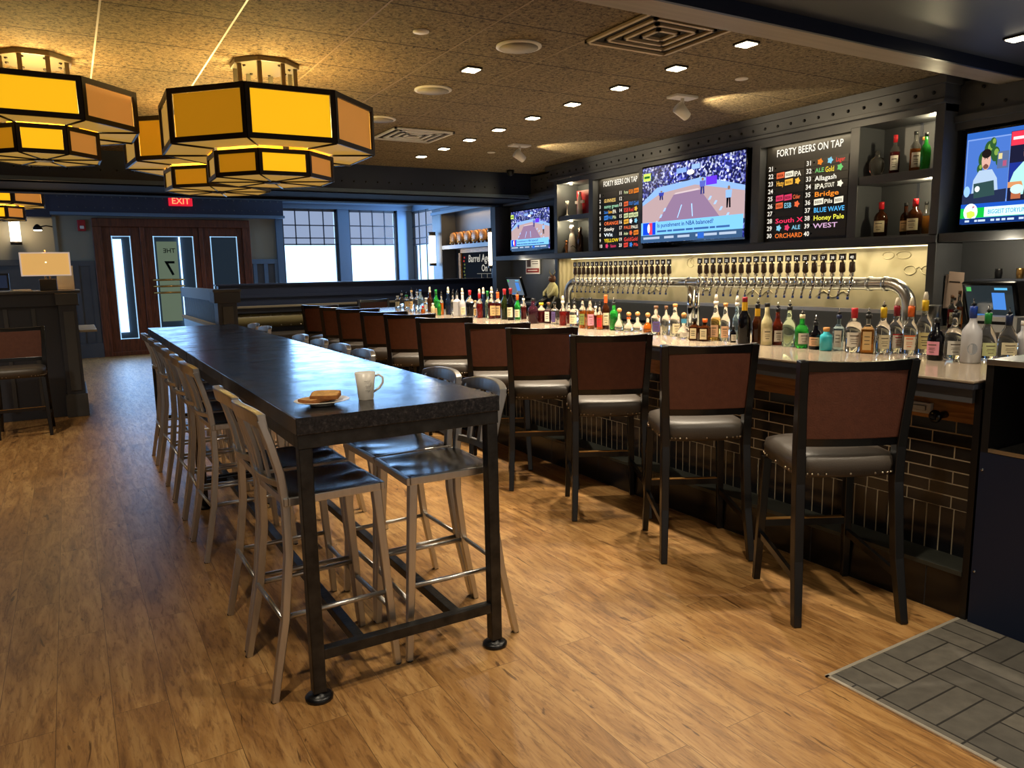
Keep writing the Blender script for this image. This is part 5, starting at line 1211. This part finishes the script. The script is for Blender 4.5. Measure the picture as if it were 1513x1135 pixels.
for y in (4.52,6.97): light('SPOT','projector_beam',(4.28,y+.02,2.68),30,(1,.8,.5),size=.02,spot=math.radians(75),target=(5.3,y-.2,2.9))
for y0,y1 in ((3.3,5.6),(5.7,8.0)): light('AREA','tap_wall_led',(5.58,(y0+y1)/2,1.66),8,(1,.84,.52),size=.06,sy=y1-y0)
light('AREA','board_led',(5.50,4.4,2.60),1.6,(1,.84,.55),size=.05,sy=.8); light('AREA','board_led',(5.50,6.95,2.60),1.6,(1,.84,.55),size=.05,sy=.75)
for p in ((5.58,3.34,2.58),(5.58,3.34,2.13),(5.54,7.95,2.58),(5.54,7.95,2.13)): light('POINT','puck_bulb',p,4,(1,.84,.5),size=.02)
light('POINT','niche_fill',(5.45,2.7,1.66),5,(1,.86,.6),size=.05); light('POINT','niche_fill',(5.45,9.0,1.66),4,(1,.86,.6),size=.05)  # added fill lights that lift the dark niches
light('AREA','niche_strip',(7.36,14.1,2.80),8,(1,.66,.3),size=.1,sy=1.8)
light('SPOT','niche_spot',(7.30,13.9,2.02),2.5,(1,.7,.35),size=.02,spot=1.4,target=(7.5,13.8,1.2))
# daylight entering through the openings, plus an added fill at left
DB=(.28,.55,1.0)
light('AREA','window_daylight',(5.5,16.85,2.0),110,DB,rot=(-pi/2,0,0),size=2.6,sy=1.8)
light('AREA','window_daylight',(7.1,16.4,2.0),50,DB,rot=(0,pi/2,0),size=1.8,sy=1.0)
light('AREA','door_daylight',(1.4,16.85,1.4),25,DB,rot=(-pi/2,0,0),size=1.6,sy=2.0)
light('AREA','left_room_fill',(-3.6,13.5,2.0),50,DB,rot=(0,-pi/2,0),size=2,sy=3)  # added blue fill for the dim left room, no window here
w=bpy.data.worlds.new('World'); SC.world=w; w.use_nodes=True
w.node_tree.nodes['Background'].inputs[0].default_value=(*hx('#b6aca0'),1); w.node_tree.nodes['Background'].inputs[1].default_value=.55

# ================================================================ CAMERA
cd=bpy.data.cameras.new('camera'); co=bpy.data.objects.new('camera',cd); COL.objects.link(co); SC.camera=co
yaw,pit,rol=.5288,.1508,-.0193
F=Vector((math.sin(yaw)*math.cos(pit),math.cos(yaw)*math.cos(pit),-math.sin(pit))); R0=Vector((math.cos(yaw),-math.sin(yaw),0)); U0=R0.cross(F)
c_,s_=math.cos(rol),math.sin(rol); Rr=R0*c_+U0*s_; Uu=-R0*s_+U0*c_
co.matrix_world=Matrix(((Rr.x,Uu.x,-F.x,0),(Rr.y,Uu.y,-F.y,0),(Rr.z,Uu.z,-F.z,1.559),(0,0,0,1)))
cd.sensor_fit='HORIZONTAL'; cd.sensor_width=36; cd.lens=1106.36/1513*36; cd.clip_start=.05
SC.view_settings.view_transform='Standard'; SC.view_settings.look='None'; SC.view_settings.exposure=.55
SC.cycles.use_denoising=True; SC.cycles.max_bounces=8; SC.cycles.transmission_bounces=8; SC.cycles.sample_clamp_indirect=6
SC.cycles.caustics_reflective=False; SC.cycles.caustics_refractive=False
